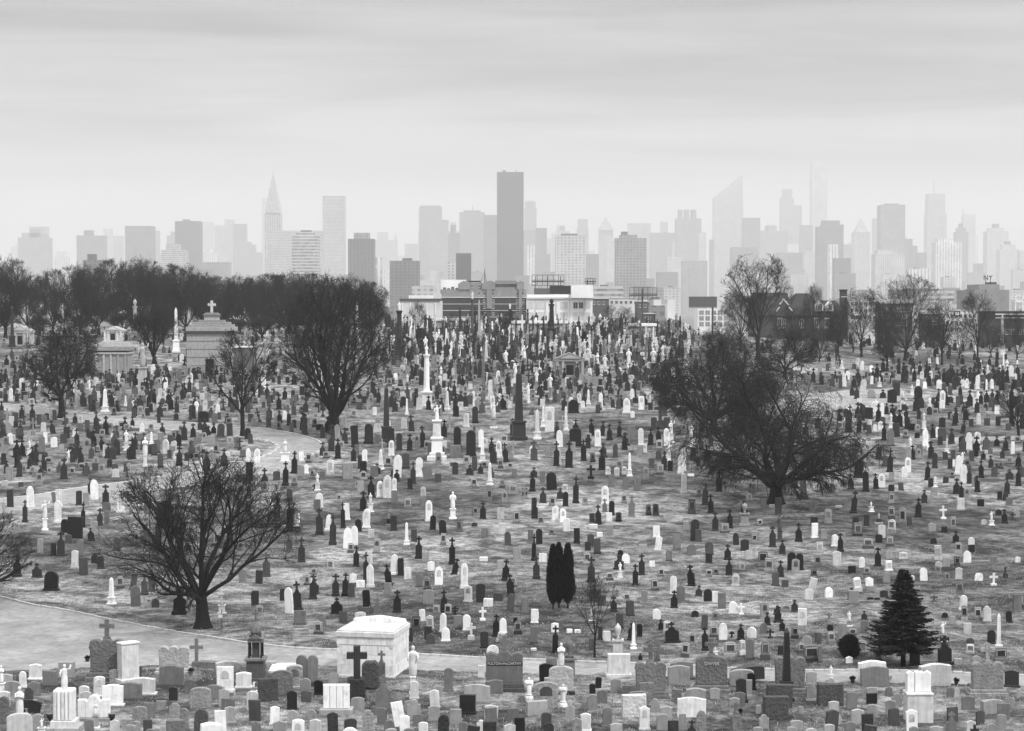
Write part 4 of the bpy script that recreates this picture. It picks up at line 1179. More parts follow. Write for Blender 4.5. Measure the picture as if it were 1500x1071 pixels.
def cross_outline(w, h, thick, flare=1.0, arm=.68):
    """cross with straight or flared arms; arm = height of the cross-bar's middle"""
    t = thick / 2; a = w / 2; z0 = h * arm - t; z1 = h * arm + t; f = t * flare
    if flare == 1.0:
        return [(-t, 0), (t, 0), (t, z0), (a, z0), (a, z1), (t, z1), (t, h), (-t, h), (-t, z1), (-a, z1), (-a, z0), (-t, z0)]
    zm = h * arm
    return [(-t, 0), (t, 0), (t, z0), (a * .8, zm - f * .7), (a * .84, zm - f), (a, zm), (a * .84, zm + f), (a * .8, zm + f * .7), (t, z1), (f * .7, h - a * .22), (f, h - a * .18), (0, h), (-f, h - a * .18), (-f * .7, h - a * .22), (-t, z1),
            (-a * .8, zm + f * .7), (-a * .84, zm + f), (-a, zm), (-a * .84, zm - f), (-a * .8, zm - f * .7), (-t, z0)]
def figure(mb, h, x=0, y=0, z=0, arm=None, wings=False, n=10):
    """standing draped figure of height h"""
    k = h / 1.75
    prof = [(.19, 0), (.225, .1), (.24, .5), (.225, .8), (.19, 1.02), (.22, 1.22), (.235, 1.34), (.16, 1.43), (.07, 1.465), (.065, 1.5), (.10, 1.55), (.115, 1.62), (.10, 1.70), (.04, 1.76)]
    mb.lathe([(r * k, q * k) for r, q in prof], n, x, y, z, 1.0, .64)
    for s in (-1, 1):
        if arm == 'raised' and s > 0: pts = [(.2, 0, 1.36), (.40, -.03, 1.44), (.46, -.03, 1.72)]
        elif arm == 'pray': pts = [(.2 * s, 0, 1.34), (.24 * s, -.08, 1.08), (.03 * s, -.24, 1.22)]
        else: pts = [(.2 * s, 0, 1.35), (.30 * s, -.04, 1.10), (.25 * s, -.17, .90)]
        mb.tube([(x + p[0] * k, y + p[1] * k, z + p[2] * k) for p in pts], [.085 * k, .075 * k, .05 * k], 6)
        if wings:
            o = [(.06, .95), (.14, .55), (.26, .50), (.38, .80), (.46, 1.18), (.40, 1.42), (.22, 1.44), (.06, 1.35)]
            o = [(q[0] * k * s, q[1] * k) for q in o]
            if s < 0: o = o[::-1]
            mb.prism(o, .06 * k, .01 * k, y + .17 * k, x, z)
    return mb
def obelisk(mb, w, h, z=0, base=True):
    """shaft standing at z with pyramid top"""
    mb.add([(-w / 2, -w / 2, z), (w / 2, -w / 2, z), (w / 2, w / 2, z), (-w / 2, w / 2, z)] + [(sx * w * .32, sy * w * .32, z + h * .9) for sx, sy in ((-1, -1), (1, -1), (1, 1), (-1, 1))] + [(0, 0, z + h)],
           [(0, 1, 5, 4), (1, 2, 6, 5), (2, 3, 7, 6), (3, 0, 4, 7), (4, 5, 8), (5, 6, 8), (6, 7, 8), (7, 4, 8), (3, 2, 1, 0)])
    return mb
TOPS = {'r': 'round', 't': 'flat', 'e': 'serp', 'a': 'seg', 'g': 'gothic', 'p': 'peak', 'h': 'shoulder'}
NAMES = {'c': 'cross_headstone', 'r': 'rounded_headstone', 't': 'square_headstone', 'e': 'curved_headstone', 'a': 'arched_headstone', 'g': 'pointed_headstone', 'p': 'peaked_headstone',
         'h': 'shouldered_headstone', 'b': 'framed_headstone', 'o': 'obelisk', 's': 'statue_monument', 'x': 'stone_cross', 'k': 'urn_monument', 'l': 'low_marker', 'z': 'rock_headstone'}
PHRASE = {'c': 'cross-topped headstone', 'r': 'round-topped headstone', 't': 'square-topped headstone', 'e': 'curve-topped headstone', 'a': 'arch-topped headstone', 'g': 'pointed headstone', 'p': 'gable-topped headstone',
          'h': 'shouldered headstone', 'b': 'recessed-panel headstone', 'o': 'obelisk', 's': 'statue on pedestal', 'x': 'freestanding cross', 'k': 'urn on pedestal', 'l': 'low flat marker', 'z': 'rough-faced headstone'}
TWORD = ['black', 'black', 'dark', 'dark grey', 'grey', 'mid-grey', 'light grey', 'pale grey', 'pale', 'white']
ITEMS = []          # (object, phrase, u, v) for the labels
PLACED = []         # (x, y, w) of every stone
def stone_parts(code, tone, w, h, rs, rough=False):
    """list of (part name, MB, material); local origin at the ground, facing -Y"""
    mt = (RK if rough else ST)[tone]; md = ST[max(tone - 1, 0)]
    t = min(max(.12, w * rs.uniform(.22, .34)), .34)
    ps = []
    if code in 'rteaghp':
        bh = h * rs.uniform(.07, .14) if h > .7 else 0
        if rs.random() < .25: bh = 0
        top = TOPS[code]
        if code == 't' and rs.random() < .45: top = rs.choice(('serp', 'seg'))
        ww = w * (.86 if bh else 1)
        if bh: ps.append(('base', MB().box(-w / 2, w / 2, -t * .8, t * .8, -.12, bh, .015), md if rs.random() < .5 else mt))
        ps.append(('tablet', MB().prism(top_profile(top, ww, h - bh), t, .014, z=bh), mt))
        if not bh: ps[-1][1].box(-ww / 2 + .01, ww / 2 - .01, -t / 2 + .01, t / 2 - .01, -.15, .01)
        if tone >= 5 and h > .9 and rs.random() < .4:
            ps.append(('panel', MB().prism(top_profile('round', ww * .5, (h - bh) * .36), .03, .006, y=-t / 2 - .002, z=bh + (h - bh) * .48), ST[max(tone - 2, 0)]))
    elif code == 'z':
        o = top_profile(rs.choice(('flat', 'flat', 'serp')), w, h)
        o = [(x + rs.uniform(-.02, .02) * (1 if z > 0 else 0), z + rs.uniform(-.02, .02)) for x, z in o]
        ps.append(('tablet', MB().prism(o, t * 1.3, .03), RK[tone])); ps[-1][1].box(-w / 2 + .03, w / 2 - .03, -t * .6, t * .6, -.15, .02)
    elif code == 'c':
        bh = h * rs.uniform(.06, .15); ch = h * rs.uniform(.24, .31); th = h - bh - ch + .02
        ps.append(('base', MB().box(-w / 2, w / 2, -t * .85, t * .85, -.12, bh, .015), mt))
        ps.append(('tablet', MB().prism(top_profile('bottle', w * .84, th), t * .9, .014, z=bh), mt))
        cw = min(max(w * rs.uniform(.66, .85), .32), ch * 1.1)
        fl = rs.choice((1.0, 1.35, 1.5))
        ps.append(('cross', MB().prism(cross_outline(cw, ch, cw * .31, fl, .58), t * .55, .01, z=bh + th - .02), mt))
    elif code == 'b':
        bh = h * rs.uniform(.16, .3)
        ps.append(('base', MB().box(-w / 2, w / 2, -t * .8, t * .8, -.12, bh, .015), ST[max(tone - rs.choice((0, 1, 2)), 0)]))
        top = rs.choice(('seg', 'flat', 'serp', 'round'))
        ps.append(('tablet', MB().prism(top_profile(top, w * .88, h - bh), t, .014, z=bh), mt))
        pw, ph = w * .58, (h - bh) * .55
        f = MB(); y0 = -t / 2 - .035
        q = .05 * w
        for bx in ((-pw / 2 - q, -pw / 2), (pw / 2, pw / 2 + q)): f.box(bx[0], bx[1], y0, -t / 2 - .001, bh + (h - bh) * .2, bh + (h - bh) * .2 + ph)
        f.box(-pw / 2 - q, pw / 2 + q, y0, -t / 2 - .001, bh + (h - bh) * .2 + ph, bh + (h - bh) * .2 + ph + q)
        ps.append(('panel_frame', f, ST[min(tone + 2, 9)]))
        ps.append(('panel', MB().box(-pw / 2, pw / 2, -t / 2 - .012, -t / 2 - .001, bh + (h - bh) * .2, bh + (h - bh) * .2 + ph), ST[max(tone - rs.choice((1, 2, 3)), 1)]))
    elif code == 'o':
        b1 = h * .05; b2 = h * rs.uniform(.16, .30)
        ps.append(('base', MB().box(-w / 2, w / 2, -w / 2, w / 2, -.12, b1, .02), mt))
        ps.append(('pedestal', MB().box(-w * .36, w * .36, -w * .36, w * .36, b1, b2, .03, .06).box(-w * .42, w * .42, -w * .42, w * .42, b2 - h * .03, b2, .015), mt))
        ps.append(('shaft', obelisk(MB(), w * .52, h - b2, b2), mt))
    elif code == 's':
        b1 = h * .06; b2 = h * rs.uniform(.36, .52)
        ps.append(('base', MB().box(-w / 2, w / 2, -w * .4, w * .4, -.12, b1, .02), mt))
        pd = MB().box(-w * .34, w * .34, -w * .3, w * .3, b1, b2, .02, .08); pd.box(-w * .42, w * .42, -w * .37, w * .37, b2 - h * .035, b2, .015)
        ps.append(('pedestal', pd, ST[max(tone - rs.choice((0, 0, 0, 4)), 1)]))
        ps.append(('statue', figure(MB(), h - b2, z=b2, arm=rs.choice(('pray', None, 'raised')), n=8), mt))
    elif code == 'x':
        bh = h * rs.uniform(.14, .3)
        ps.append(('base', MB().box(-w * .36, w * .36, -w * .25, w * .25, -.12, bh, .02, .12), mt))
        ps.append(('cross', MB().prism(cross_outline(w, h - bh + .02, max(w * .25, .1), rs.choice((1.0, 1.4)), .62), max(.11, w * .2), .012, z=bh - .02), mt))
    elif code == 'k':
        b1 = h * .08; b2 = h * .55
        ps.append(('base', MB().box(-w / 2, w / 2, -w * .45, w * .45, -.12, b1, .02), mt))
        pd = MB().box(-w * .36, w * .36, -w * .34, w * .34, b1, b2, .02, .08); pd.box(-w * .46, w * .46, -w * .42, w * .42, b2 - h * .06, b2, .02)
        ps.append(('pedestal', pd, mt)); u_ = h - b2
        ps.append(('urn', MB().lathe([(r * w, b2 + q * u_) for r, q in ((.14, 0), (.16, .05), (.07, .16), (.2, .4), (.27, .62), (.24, .78), (.14, .86), (.06, .95), (.02, 1))], 10), mt))
    elif code == 'l':
        ps.append(('slab', MB().box(-w / 2, w / 2, -w * .28, w * .28, -.12, h, .02), mt))
    return ps
def add_stone(code, tone, x, y, w, h, rot=None, tilt=None, rough=False, seed=0, parts=True, uv=None, extra_phrase=''):
    rs = random.Random(seed)
    rot = rs.gauss(0, R(9)) if rot is None else rot
    q_ = 3.2 if rs.random() < .14 else 1.0
    tl = tilt or ((0, 0) if code in 'osk' else (rs.gauss(0, R(1.3)) * q_, rs.gauss(0, R(1.5)) * q_))
    ps = stone_parts(code, tone, w, h, rs, rough)
    z = gz(x, y) - .01
    name = NAMES[code]
    if parts and len(ps) > 1:
        o = empty(name, x, y, z, rot, tl)
        for nm, mb, mt in ps: mb.obj(nm, mt, o, smooth=nm in ('statue', 'urn'))
    else:
        mb = MB()
        me = bpy.data.meshes.new(name); mats = []; mi = []
        for nm, q, mt in ps:
            if mt not in mats: mats.append(mt)
            mi += [mats.index(mt)] * len(q.f); mb.add(q.v, q.f)
        me.from_pydata(mb.v, [], mb.f)
        for mt in mats: me.materials.append(mt)
        me.polygons.foreach_set('material_index', mi); me.update()
        o = mkobj(name, me, None, (x, y, z)); o.rotation_euler = (tl[0], tl[1], rot)
    o['category'] = {'o': 'obelisk', 's': 'statue', 'x': 'cross', 'k': 'monument', 'l': 'grave marker'}.get(code, 'headstone')
    o['group'] = {'o': 'obelisks of the cemetery', 's': 'statues of the cemetery', 'x': 'stone crosses of the cemetery', 'k': 'urn monuments', 'l': 'low markers in the grass'}.get(code, NAMES[code].replace('_', ' ') + 's of the cemetery')
    u, v = uv or pix(x, y, z)
    ITEMS.append((o, '%s%s %s' % (extra_phrase, TWORD[tone], PHRASE[code]), u, v))
    PLACED.append((x, y, w))
    return o
LIMIT = {}
def px_stone(u, vb, wpx, hpx, code, **kw):
    x, y = ground(u, vb)
    k = y / F
    c, tone = code[0], int(code[1])
    LIMIT[c] = LIMIT.get(c, 0) + 1
    return add_stone(c, tone, x, y, max(wpx * k, .22), max(hpx * k, .1), parts=hpx >= 15, uv=(u, vb), seed=int(u * 7 + vb * 131), rough='!' in code, **kw)

# ================================================================== foreground and slope, measured on the photograph
FG = """9 1003 19 16 e6;34 1007 12 24 r9;18 1022 22 25 a5;52 995 21 23 e9;73 1006 24 24 t4;98 994 27 25 t5;50 1019 19 22 p4;168 1000 15 20 t5!;145 1020 19 30 a9;165 1033 35 31 e9;190 1025 41 26 e4
209 1017 42 25 e8;123 1024 15 20 a9;29 1086 37 42 a7;45 1044 26 19 e1;56 1075 18 30 e5;5 1060 16 41 r4!;168 1080 16 26 e7;192 1086 18 25 a5;251 1006 40 32 e4;332 985 32 17 e6;330 1013 28 37 t9
357 1007 26 23 e8;254 1026 13 21 e2;278 1014 15 19 a4;294 1037 31 31 a5!;314 1023 26 20 a4;235 1040 15 14 t5;205 1060 25 26 a5!;219 1052 16 23 t4;256 1055 18 26 r5!;270 1070 15 33 r5!;294 1076 20 38 r3!
324 1078 16 38 t9;307 1090 34 33 e9;217 1080 15 27 t3;257 1086 26 32 z4;221 1090 17 23 a4;203 991 8 15 t3;432 1006 28 34 a6!;414 1017 31 36 a4!;393 1026 29 33 z3;428 1039 17 28 e1;448 1028 15 17 e3;467 1018 15 23 e0
488 1003 15 18 e5;374 1056 18 32 t3;376 1086 16 30 p4;402 1061 16 27 e9;429 1056 16 16 r5;455 1062 17 24 r5!;436 1086 21 33 t9;462 1080 19 27 e6;410 1071 20 16 p5;488 1078 18 35 t2!;513 1076 18 24 t2;540 1070 19 31 h5!
512 1096 30 31 r9;370 1040 17 28 a6;559 1062 16 26 e4;587 1064 17 37 t9;593 1086 17 39 e9;612 1064 15 19 e4;621 1086 16 29 a9;649 1080 19 34 r2!;657 1013 15 35 e4;641 1021 15 17 t5;699 1029 43 27 e5
685 1045 27 28 t1;724 1016 25 21 e4;720 1065 17 29 t4;722 990 18 46 r9;705 992 10 18 t8;678 1086 15 29 a4;690 1090 21 28 t2;704 1080 14 26 h7;717 1086 19 30 z2;570 1072 15 18 r4;574 1090 17 24 a5;600 1090 15 24 a4
801 1002 25 31 a0;800 1036 36 38 a5!;809 985 18 21 t4;786 1047 31 21 t5;813 1010 32 19 e6;876 1008 9 17 t1;868 1016 9 15 t1;869 1042 17 26 e5;882 1029 15 19 e4;889 1064 16 29 e4;906 990 38 33 t8;902 1014 15 20 t5
761 1080 18 30 t1;800 1068 17 25 t3;804 1086 18 28 r2!;845 1075 17 25 p5!;858 1070 17 26 e9;746 1086 21 26 e6;752 1037 9 9 t5;764 1026 8 8 t4;856 1030 7 12 h5;847 1039 9 9 t5;999 994 38 26 e4;994 1001 32 27 e5
947 1028 23 29 z4;936 1035 34 23 a4;929 1050 36 33 z7;1019 1035 34 28 e5;1013 1050 42 29 e8;944 1069 17 36 p8;970 1069 17 24 a5;986 1080 18 25 t2!;1026 1075 17 35 g5!;1000 1070 12 25 t5;1076 1047 17 26 e5;1083 1035 15 22 e4
1087 1029 17 36 e2;1087 1004 36 24 a5;1095 996 52 21 a2;1101 1010 14 25 e0;1097 1020 10 25 t5;1188 1005 18 22 t5;1141 1036 38 34 z3;1136 1053 36 34 z3;1216 1033 38 32 z3;1217 1075 19 37 t3;1214 1090 18 30 a6;1245 1086 18 30 t4
1271 1075 17 30 z2;1272 1088 18 29 z3;1110 1090 16 26 a5;1159 1090 16 26 a5;1188 1092 17 26 a6;1111 1045 8 13 t5;1173 1045 8 11 t5;1185 1019 8 15 r5;1278 1000 40 33 e8;1282 1005 41 29 e4;1277 1022 16 16 e5;1277 1031 16 16 t0
1278 1049 15 18 e5;1302 1020 10 15 p4;1369 1004 47 33 e7;1482 1006 24 25 e2;1392 1021 10 15 r4;1401 1021 8 14 r6;1453 1045 33 21 e5;1336 1075 19 36 e9;1338 1090 16 27 e5;1422 1080 16 25 e7;1452 1086 21 27 r5;1493 1022 9 13 h5
1340 975 17 24 t1;1080 1075 19 47 c4!;1013 1086 14 32 c2;1393 1078 18 36 c4;1428 1090 13 30 x2;561 1043 27 55 c4;559 1002 13 50 c4;288 976 20 42 x4;193 990 6 19 x7
605 1016 10 71 s9;140 1066 12 39 s9;372 1012 10 14 s9;2 1019 14 45 s9;1217 1000 8 26 s9;38 1044 9 17 s9;50 1044 9 20 s9;61 1078 14 26 s9;834 996 22 62 k4;928 950 10 39 o9;1463 958 13 61 o9;1152 1026 20 109 o1;905 964 18 52 k8
1381 939 11 28 s9;304 978 24 10 l4;398 978 14 10 l6;846 927 9 5 l9;782 953 8 4 l9;1403 973 12 9 l5;1244 971 10 10 p9;1384 973 24 43 c1"""
SLOPE = {
(0, 640, 3.0): """280 185 34 95 c2;85 175 28 90 c2;42 190 30 60 t5;105 160 22 38 b5;143 160 26 32 b5;150 178 20 25 t4;173 200 28 42 b5;20 215 28 25 t7;92 220 22 22 t3;218 160 22 28 b5;318 168 26 35 b5;376 172 26 45 t3
421 128 24 45 b5;483 135 26 40 r2;506 168 26 50 t3;497 98 26 50 t2;580 98 38 95 c1;638 130 20 130 s9;690 70 30 60 t4;730 75 32 65 g9;660 75 20 40 t2;776 105 30 45 g7;705 135 28 60 t3;745 95 22 40 t3;302 110 22 55 s9
320 112 22 35 t2;130 80 26 70 s9;185 75 30 80 r4;238 45 28 45 t9;200 30 20 50 t9;270 75 26 45 r5;312 80 34 40 r2;382 75 36 70 t5;450 55 26 60 c2;430 68 20 32 b5;515 70 26 60 r2;555 45 30 60 s9;410 70 28 50 c2
30 160 28 60 c2;100 85 30 75 c1;75 90 40 80 c1;155 125 24 65 c2;130 140 24 70 c2;215 118 40 30 b5;415 275 34 88 g9;396 255 24 80 c2;465 293 34 85 c2;347 300 30 65 t2;378 300 30 55 t5;260 310 30 80 t9;255 378 34 100 g9
135 310 36 95 g9;198 410 28 130 s9;110 375 26 100 c2;46 310 28 80 t2;240 290 20 50 t4;365 398 22 115 c1;437 390 30 78 c2;470 385 26 60 t4;330 445 66 95 t1;285 420 36 60 r1;268 523 38 110 c2;235 520 28 55 t2;412 435 36 65 t5
450 445 20 40 t5;303 468 28 40 t3;352 525 34 75 t4;328 578 34 80 t7;368 608 38 78 t3;417 555 32 42 r2;443 580 34 58 t2;515 500 36 60 t3;175 515 30 70 t5;75 615 40 100 c2;135 595 34 60 t5;225 675 70 88 r1;490 735 36 120 o9
597 745 42 95 p4;683 750 34 40 r3;788 780 64 120 c1;635 695 34 95 c3;583 670 30 70 t3;667 680 34 70 t3;530 665 34 55 b5;725 400 80 120 g1;530 330 36 90 g9;637 290 26 60 c3;697 445 30 50 r2;885 175 30 85 o9;905 150 40 90 c2
985 130 36 80 c2;1095 195 36 85 t2;1165 230 34 95 c2;1092 110 20 60 g9;1128 115 26 65 g9;1253 110 46 100 s9;1255 215 30 110 c1;1293 160 30 100 c1;1325 105 24 40 t9;1343 160 28 40 g9;1356 115 26 45 b5;1390 110 24 45 t7;1415 82 28 60 c2
1450 165 34 65 b9;1375 170 24 25 b5;1293 215 28 45 b5;1395 235 24 75 s9;1382 235 20 30 x2;1403 310 34 65 g9;1490 285 24 35 b5;1485 95 28 90 c1;1405 430 36 120 c2;1440 410 26 70 g9;1462 475 34 135 c2;1275 415 32 155 c1;1305 395 28 65 g9
1247 408 36 20 l9;1215 370 34 110 c2;1185 310 24 70 o9;1325 550 36 110 c2;1272 500 32 75 c3;1172 615 38 110 c3;1453 590 34 55 b7;1380 605 28 30 b5;1375 715 38 115 c2;1475 700 36 100 c2;1350 650 28 45 b5;1138 645 32 60 t2;1065 640 34 60 t4
1120 740 36 58 t2;1137 778 34 40 b5;975 775 40 75 s9;1242 720 26 55 t2;1272 775 36 115 g9;1310 762 42 130 c2;1090 340 30 60 c2;820 560 30 60 t4;930 420 30 60 t4;600 470 26 50 b5;900 600 34 60 t3""",
(500, 640, 3.0): """28 185 44 70 t5;102 110 26 55 r9;97 155 34 50 t1;82 140 22 60 t2;174 142 28 90 o9;245 178 36 100 g9;220 82 28 68 g9;285 140 36 70 t3;315 205 28 100 c2;340 175 36 85 r9;385 190 48 65 t4;425 200 28 40 t3;302 230 26 50 t1
132 265 36 95 c1;170 265 34 72 g9;202 268 36 100 g9;233 235 22 55 r9;85 240 28 48 t5;68 223 18 32 b5;235 292 32 58 t4;95 325 34 90 c1;128 330 30 85 s9;25 365 30 75 t9;8 400 22 115 c1;360 260 26 42 b7;292 318 34 50 b5;360 303 30 40 t4
385 370 34 92 g9;490 360 34 120 s9;500 165 26 55 t2;585 148 28 65 t3;550 120 30 38 b5;500 90 46 55 z4;563 68 24 55 g5;620 108 30 110 o9;653 210 26 100 o9;693 92 30 75 g9;725 110 26 85 c1;660 70 26 70 c1;700 138 24 40 b5
742 140 24 28 b5;630 135 30 28 b5;707 225 26 42 b5;760 170 22 30 t4;650 285 26 60 b4;717 290 28 50 t5;622 360 32 75 c1;700 362 30 52 t7;770 380 32 58 b5;587 345 26 38 b4;755 250 42 40 b5;840 240 28 85 c1;925 232 44 78 r1
885 205 28 55 t4;887 290 34 70 c2;805 262 26 40 t2;1030 292 30 120 c1;985 305 28 65 r1;982 245 24 38 b7;925 305 28 45 b5;845 345 26 80 t2;850 358 30 85 c1;878 390 30 45 b5;940 370 32 68 r9;973 375 28 60 r9;990 415 28 58 r9
945 128 28 110 c1;1000 135 38 120 c1;1065 105 28 95 c1;1105 110 24 40 b3;1145 145 34 95 c1;1203 90 24 60 r3;1245 58 26 65 c1;1097 185 40 62 x1;1172 165 24 35 b7;1210 175 26 42 b7;1243 165 24 35 b7;1267 172 26 105 o9;1160 295 36 80 r9
1185 220 28 55 t4;1248 230 26 55 t4;1300 238 30 62 t4;1158 330 24 60 c4;1188 345 28 65 r1;1130 385 32 90 c1;1103 375 28 40 t2;1178 370 26 38 t9;1218 372 28 42 b2;1243 292 26 42 b5;1275 350 32 95 c4;1337 178 28 48 b5;1400 165 32 48 b5
1365 135 28 42 t3;1395 98 24 38 t3;1440 105 20 70 s9;1445 150 26 48 t1;1490 160 28 80 r9;1350 345 26 50 b3;1382 345 30 52 b2;1072 300 26 38 b5;1108 402 36 18 l9;1135 438 24 20 l9;1180 432 28 45 t5;1035 468 30 68 t1;870 470 28 68 r1
832 462 28 55 t4;925 430 28 26 b5;287 473 26 100 o9;75 415 32 55 r1;110 400 36 85 g9;230 412 32 68 t2;208 385 22 50 s5;402 408 30 65 r1;447 428 32 65 r1;520 418 32 58 b4;585 393 26 18 r2;630 442 32 42 t4;25 490 36 92 g9;58 475 30 85 g9
130 443 26 38 t7;40 510 28 45 b5;65 570 30 95 c1;108 640 28 135 c2;155 512 36 65 t5;125 560 26 60 g7;340 535 34 100 c1;320 460 30 55 t3;448 475 26 52 b5;487 560 32 120 c1;495 605 30 75 c1;370 550 34 45 t5;230 605 36 90 g9;263 608 32 75 t1
292 625 32 55 t7;395 588 30 42 t9;210 650 34 95 c1;128 660 36 100 g9;428 650 36 80 g9;540 665 38 110 g9;50 640 30 40 t9;85 660 36 30 l9;15 700 30 105 c1;45 705 34 65 t3;112 745 38 75 t1;158 780 36 75 c3;205 690 32 50 t5;343 660 34 60 t4
378 672 34 55 b4;245 772 40 100 c1;450 770 34 100 c1;418 780 34 42 b5;468 782 34 50 b5;500 780 30 40 x1;558 725 40 72 t7;612 728 40 85 t2;645 745 40 36 l9;690 720 40 36 l3;720 630 36 95 c1;700 580 32 40 t5;625 545 36 18 l9
857 625 34 105 c2;845 545 22 120 c1;885 550 34 38 t9;772 538 34 55 t5;745 700 38 100 c1;742 765 36 78 r3;808 775 36 72 t4;850 800 36 45 r9;1080 555 34 48 b5;1083 500 26 42 t2;1095 480 30 55 t3;1125 515 34 70 t3;1098 640 38 115 c2
1225 545 28 50 r1;1250 555 34 42 g9;1225 618 26 68 s9;1320 607 32 95 c2;1292 652 28 95 c1;1365 570 24 26 t9;1385 440 34 50 t9;1390 498 32 62 t9;1325 490 34 20 l5;1440 545 32 48 t4;1475 488 34 65 t4;1405 613 30 38 b5;1380 675 34 55 b5
1460 690 34 80 r9;1462 752 36 80 c1;1180 630 34 36 b5;1145 740 34 45 t3;1197 768 34 70 c2;1255 725 32 40 b5;1330 730 34 58 t5;1268 780 38 65 t2;1385 790 34 35 r9""",
(1000, 640, 3.0): """36 40 40 100 s9;5 248 26 90 r9;5 150 20 100 r9;45 105 26 60 r2;68 130 20 40 t2;105 105 28 75 c2;128 168 26 45 t3;160 240 30 90 c1;172 236 20 110 t9;200 135 28 55 t2;36 172 28 10 l9;98 300 30 100 c2;125 335 28 85 c1;143 412 32 85 c2
208 402 28 88 c1;72 260 24 35 b5;15 410 28 40 t5;40 338 34 65 b3;52 455 38 95 r2;70 460 30 55 t3;40 520 40 50 r4;118 520 36 60 r3;115 555 34 45 t2;235 475 26 55 g2;240 255 28 15 l5;303 250 28 45 t4;293 290 30 45 b7;272 388 48 100 k5
357 322 30 55 t4;392 310 24 14 l7;420 345 34 80 t3;427 455 28 115 s3;395 485 34 95 c2;438 515 32 65 c2;340 390 28 30 b5;315 465 26 40 b5;290 538 30 42 t7;510 460 34 85 c1;535 275 30 130 r4;570 330 26 45 t4;585 318 28 40 t5;640 380 34 65 b5
580 443 34 65 t9;622 445 30 42 t5;602 510 34 50 b7;668 480 32 52 r9;693 505 28 85 c1;685 310 26 10 l7;750 335 30 100 c1;770 180 44 80 t1;740 230 30 70 c2;805 240 30 90 r1;850 228 26 70 c1;875 222 30 62 g9;918 195 26 40 t5;917 238 26 30 t2
960 235 26 35 t3;915 290 28 45 b5;828 328 28 45 s9;862 378 34 45 s7;918 360 32 55 b5;918 420 36 58 b7;968 395 32 85 b5;997 385 24 38 t3;760 410 28 60 t2;808 390 28 52 r2;862 465 30 38 t1;910 480 34 45 b5;815 490 50 45 b5;858 568 32 85 c1
907 535 30 36 t5;968 535 38 30 b7;788 575 28 48 r9;905 588 36 45 b9;743 598 34 32 t1;595 565 32 45 b4;577 610 30 30 b3;353 565 48 65 b4;478 585 36 80 r1;515 585 36 75 r1;495 600 34 65 t5;260 590 32 40 b5;232 655 36 55 b7;197 540 34 70 c1
203 608 34 80 c1;40 655 38 95 c1;115 615 30 35 b5;145 605 30 30 b4;430 615 32 75 c2;408 655 36 65 p3;450 660 30 32 t3;567 668 36 50 t7;553 715 38 48 t7;642 705 36 45 g9;772 680 36 65 b9;820 655 34 40 p9;808 605 30 35 b5;740 715 36 55 c2
885 705 34 32 t2;895 640 32 45 t5;1060 632 32 58 r9;1010 628 20 20 g9;1122 600 30 36 b5;1213 625 34 52 t7;1300 632 36 35 g9;1366 652 38 55 x9;1418 620 26 55 s2;1160 630 28 36 b4;1218 690 38 55 b4;1232 760 38 65 r9;70 700 34 50 c2
110 722 36 55 r1;143 728 26 50 t9;173 755 34 70 t4;205 698 30 28 t5;222 778 44 55 g9;258 780 34 50 x9;492 768 34 55 c2;415 780 34 42 c1;527 780 38 52 t7;455 760 36 22 b5;825 715 30 12 r1;855 715 26 10 r1;1105 725 34 30 x3;1125 540 34 65 b7
1125 572 32 25 r7;1158 570 32 42 t5;1205 565 28 40 b3;1250 552 34 52 g9;1367 565 28 42 t4;1472 552 22 26 t9;1210 512 32 50 b5;1270 508 28 35 t1;1268 475 28 35 g9;1103 470 28 28 r1;1095 415 34 40 p5;1150 418 26 25 t1;1187 405 28 55 b5
1200 465 32 55 c1;1145 360 34 58 x9;1035 352 30 85 c1;1062 290 30 60 c2;1105 255 26 35 t5;1208 295 28 22 b5;1310 305 30 32 t1;1325 385 28 22 t7;1357 388 26 62 s9;1415 380 30 65 c1;1388 345 26 28 r2;1465 352 34 32 r5;1450 365 26 35 x2
1435 302 34 38 t4;1393 275 24 38 t1;1418 280 24 30 t2;1425 250 28 75 c2;1475 215 26 85 c1;1475 130 28 60 c1;1295 243 26 75 c1;1247 275 28 50 t5;1203 250 34 70 c1;1225 275 24 80 c1;1236 205 32 85 g9;1260 205 24 75 c2;1210 165 32 85 g9
1230 115 28 50 s9;1075 190 26 85 c1;1090 220 26 40 t2;1110 220 24 48 s9;1108 138 26 70 g2;1155 203 24 28 t2;1185 180 20 30 b5;1175 140 24 45 t2;1190 130 14 30 t9;1312 180 26 80 c1;1370 175 26 45 t3;1355 135 26 55 c2;1397 140 24 32 b4
1155 100 26 35 t2;1160 70 24 50 s9;1190 95 22 40 t3;975 178 30 48 g9;990 155 26 65 r9;910 155 30 105 c1;860 98 28 55 t2;888 130 24 50 t3;1010 100 26 65 c1;1000 70 22 70 s9;1040 80 26 50 t4;1067 35 28 60 g9;1230 60 28 65 r1;1257 55 26 75 g9
1290 85 36 90 c1;1310 90 26 55 s9;1320 100 24 40 c1;1380 40 28 45 c1;1420 60 28 60 c1;1405 95 24 50 c2;1450 75 18 55 t9;1352 75 20 25 t4;563 150 30 50 t2;265 128 36 50 t3""",
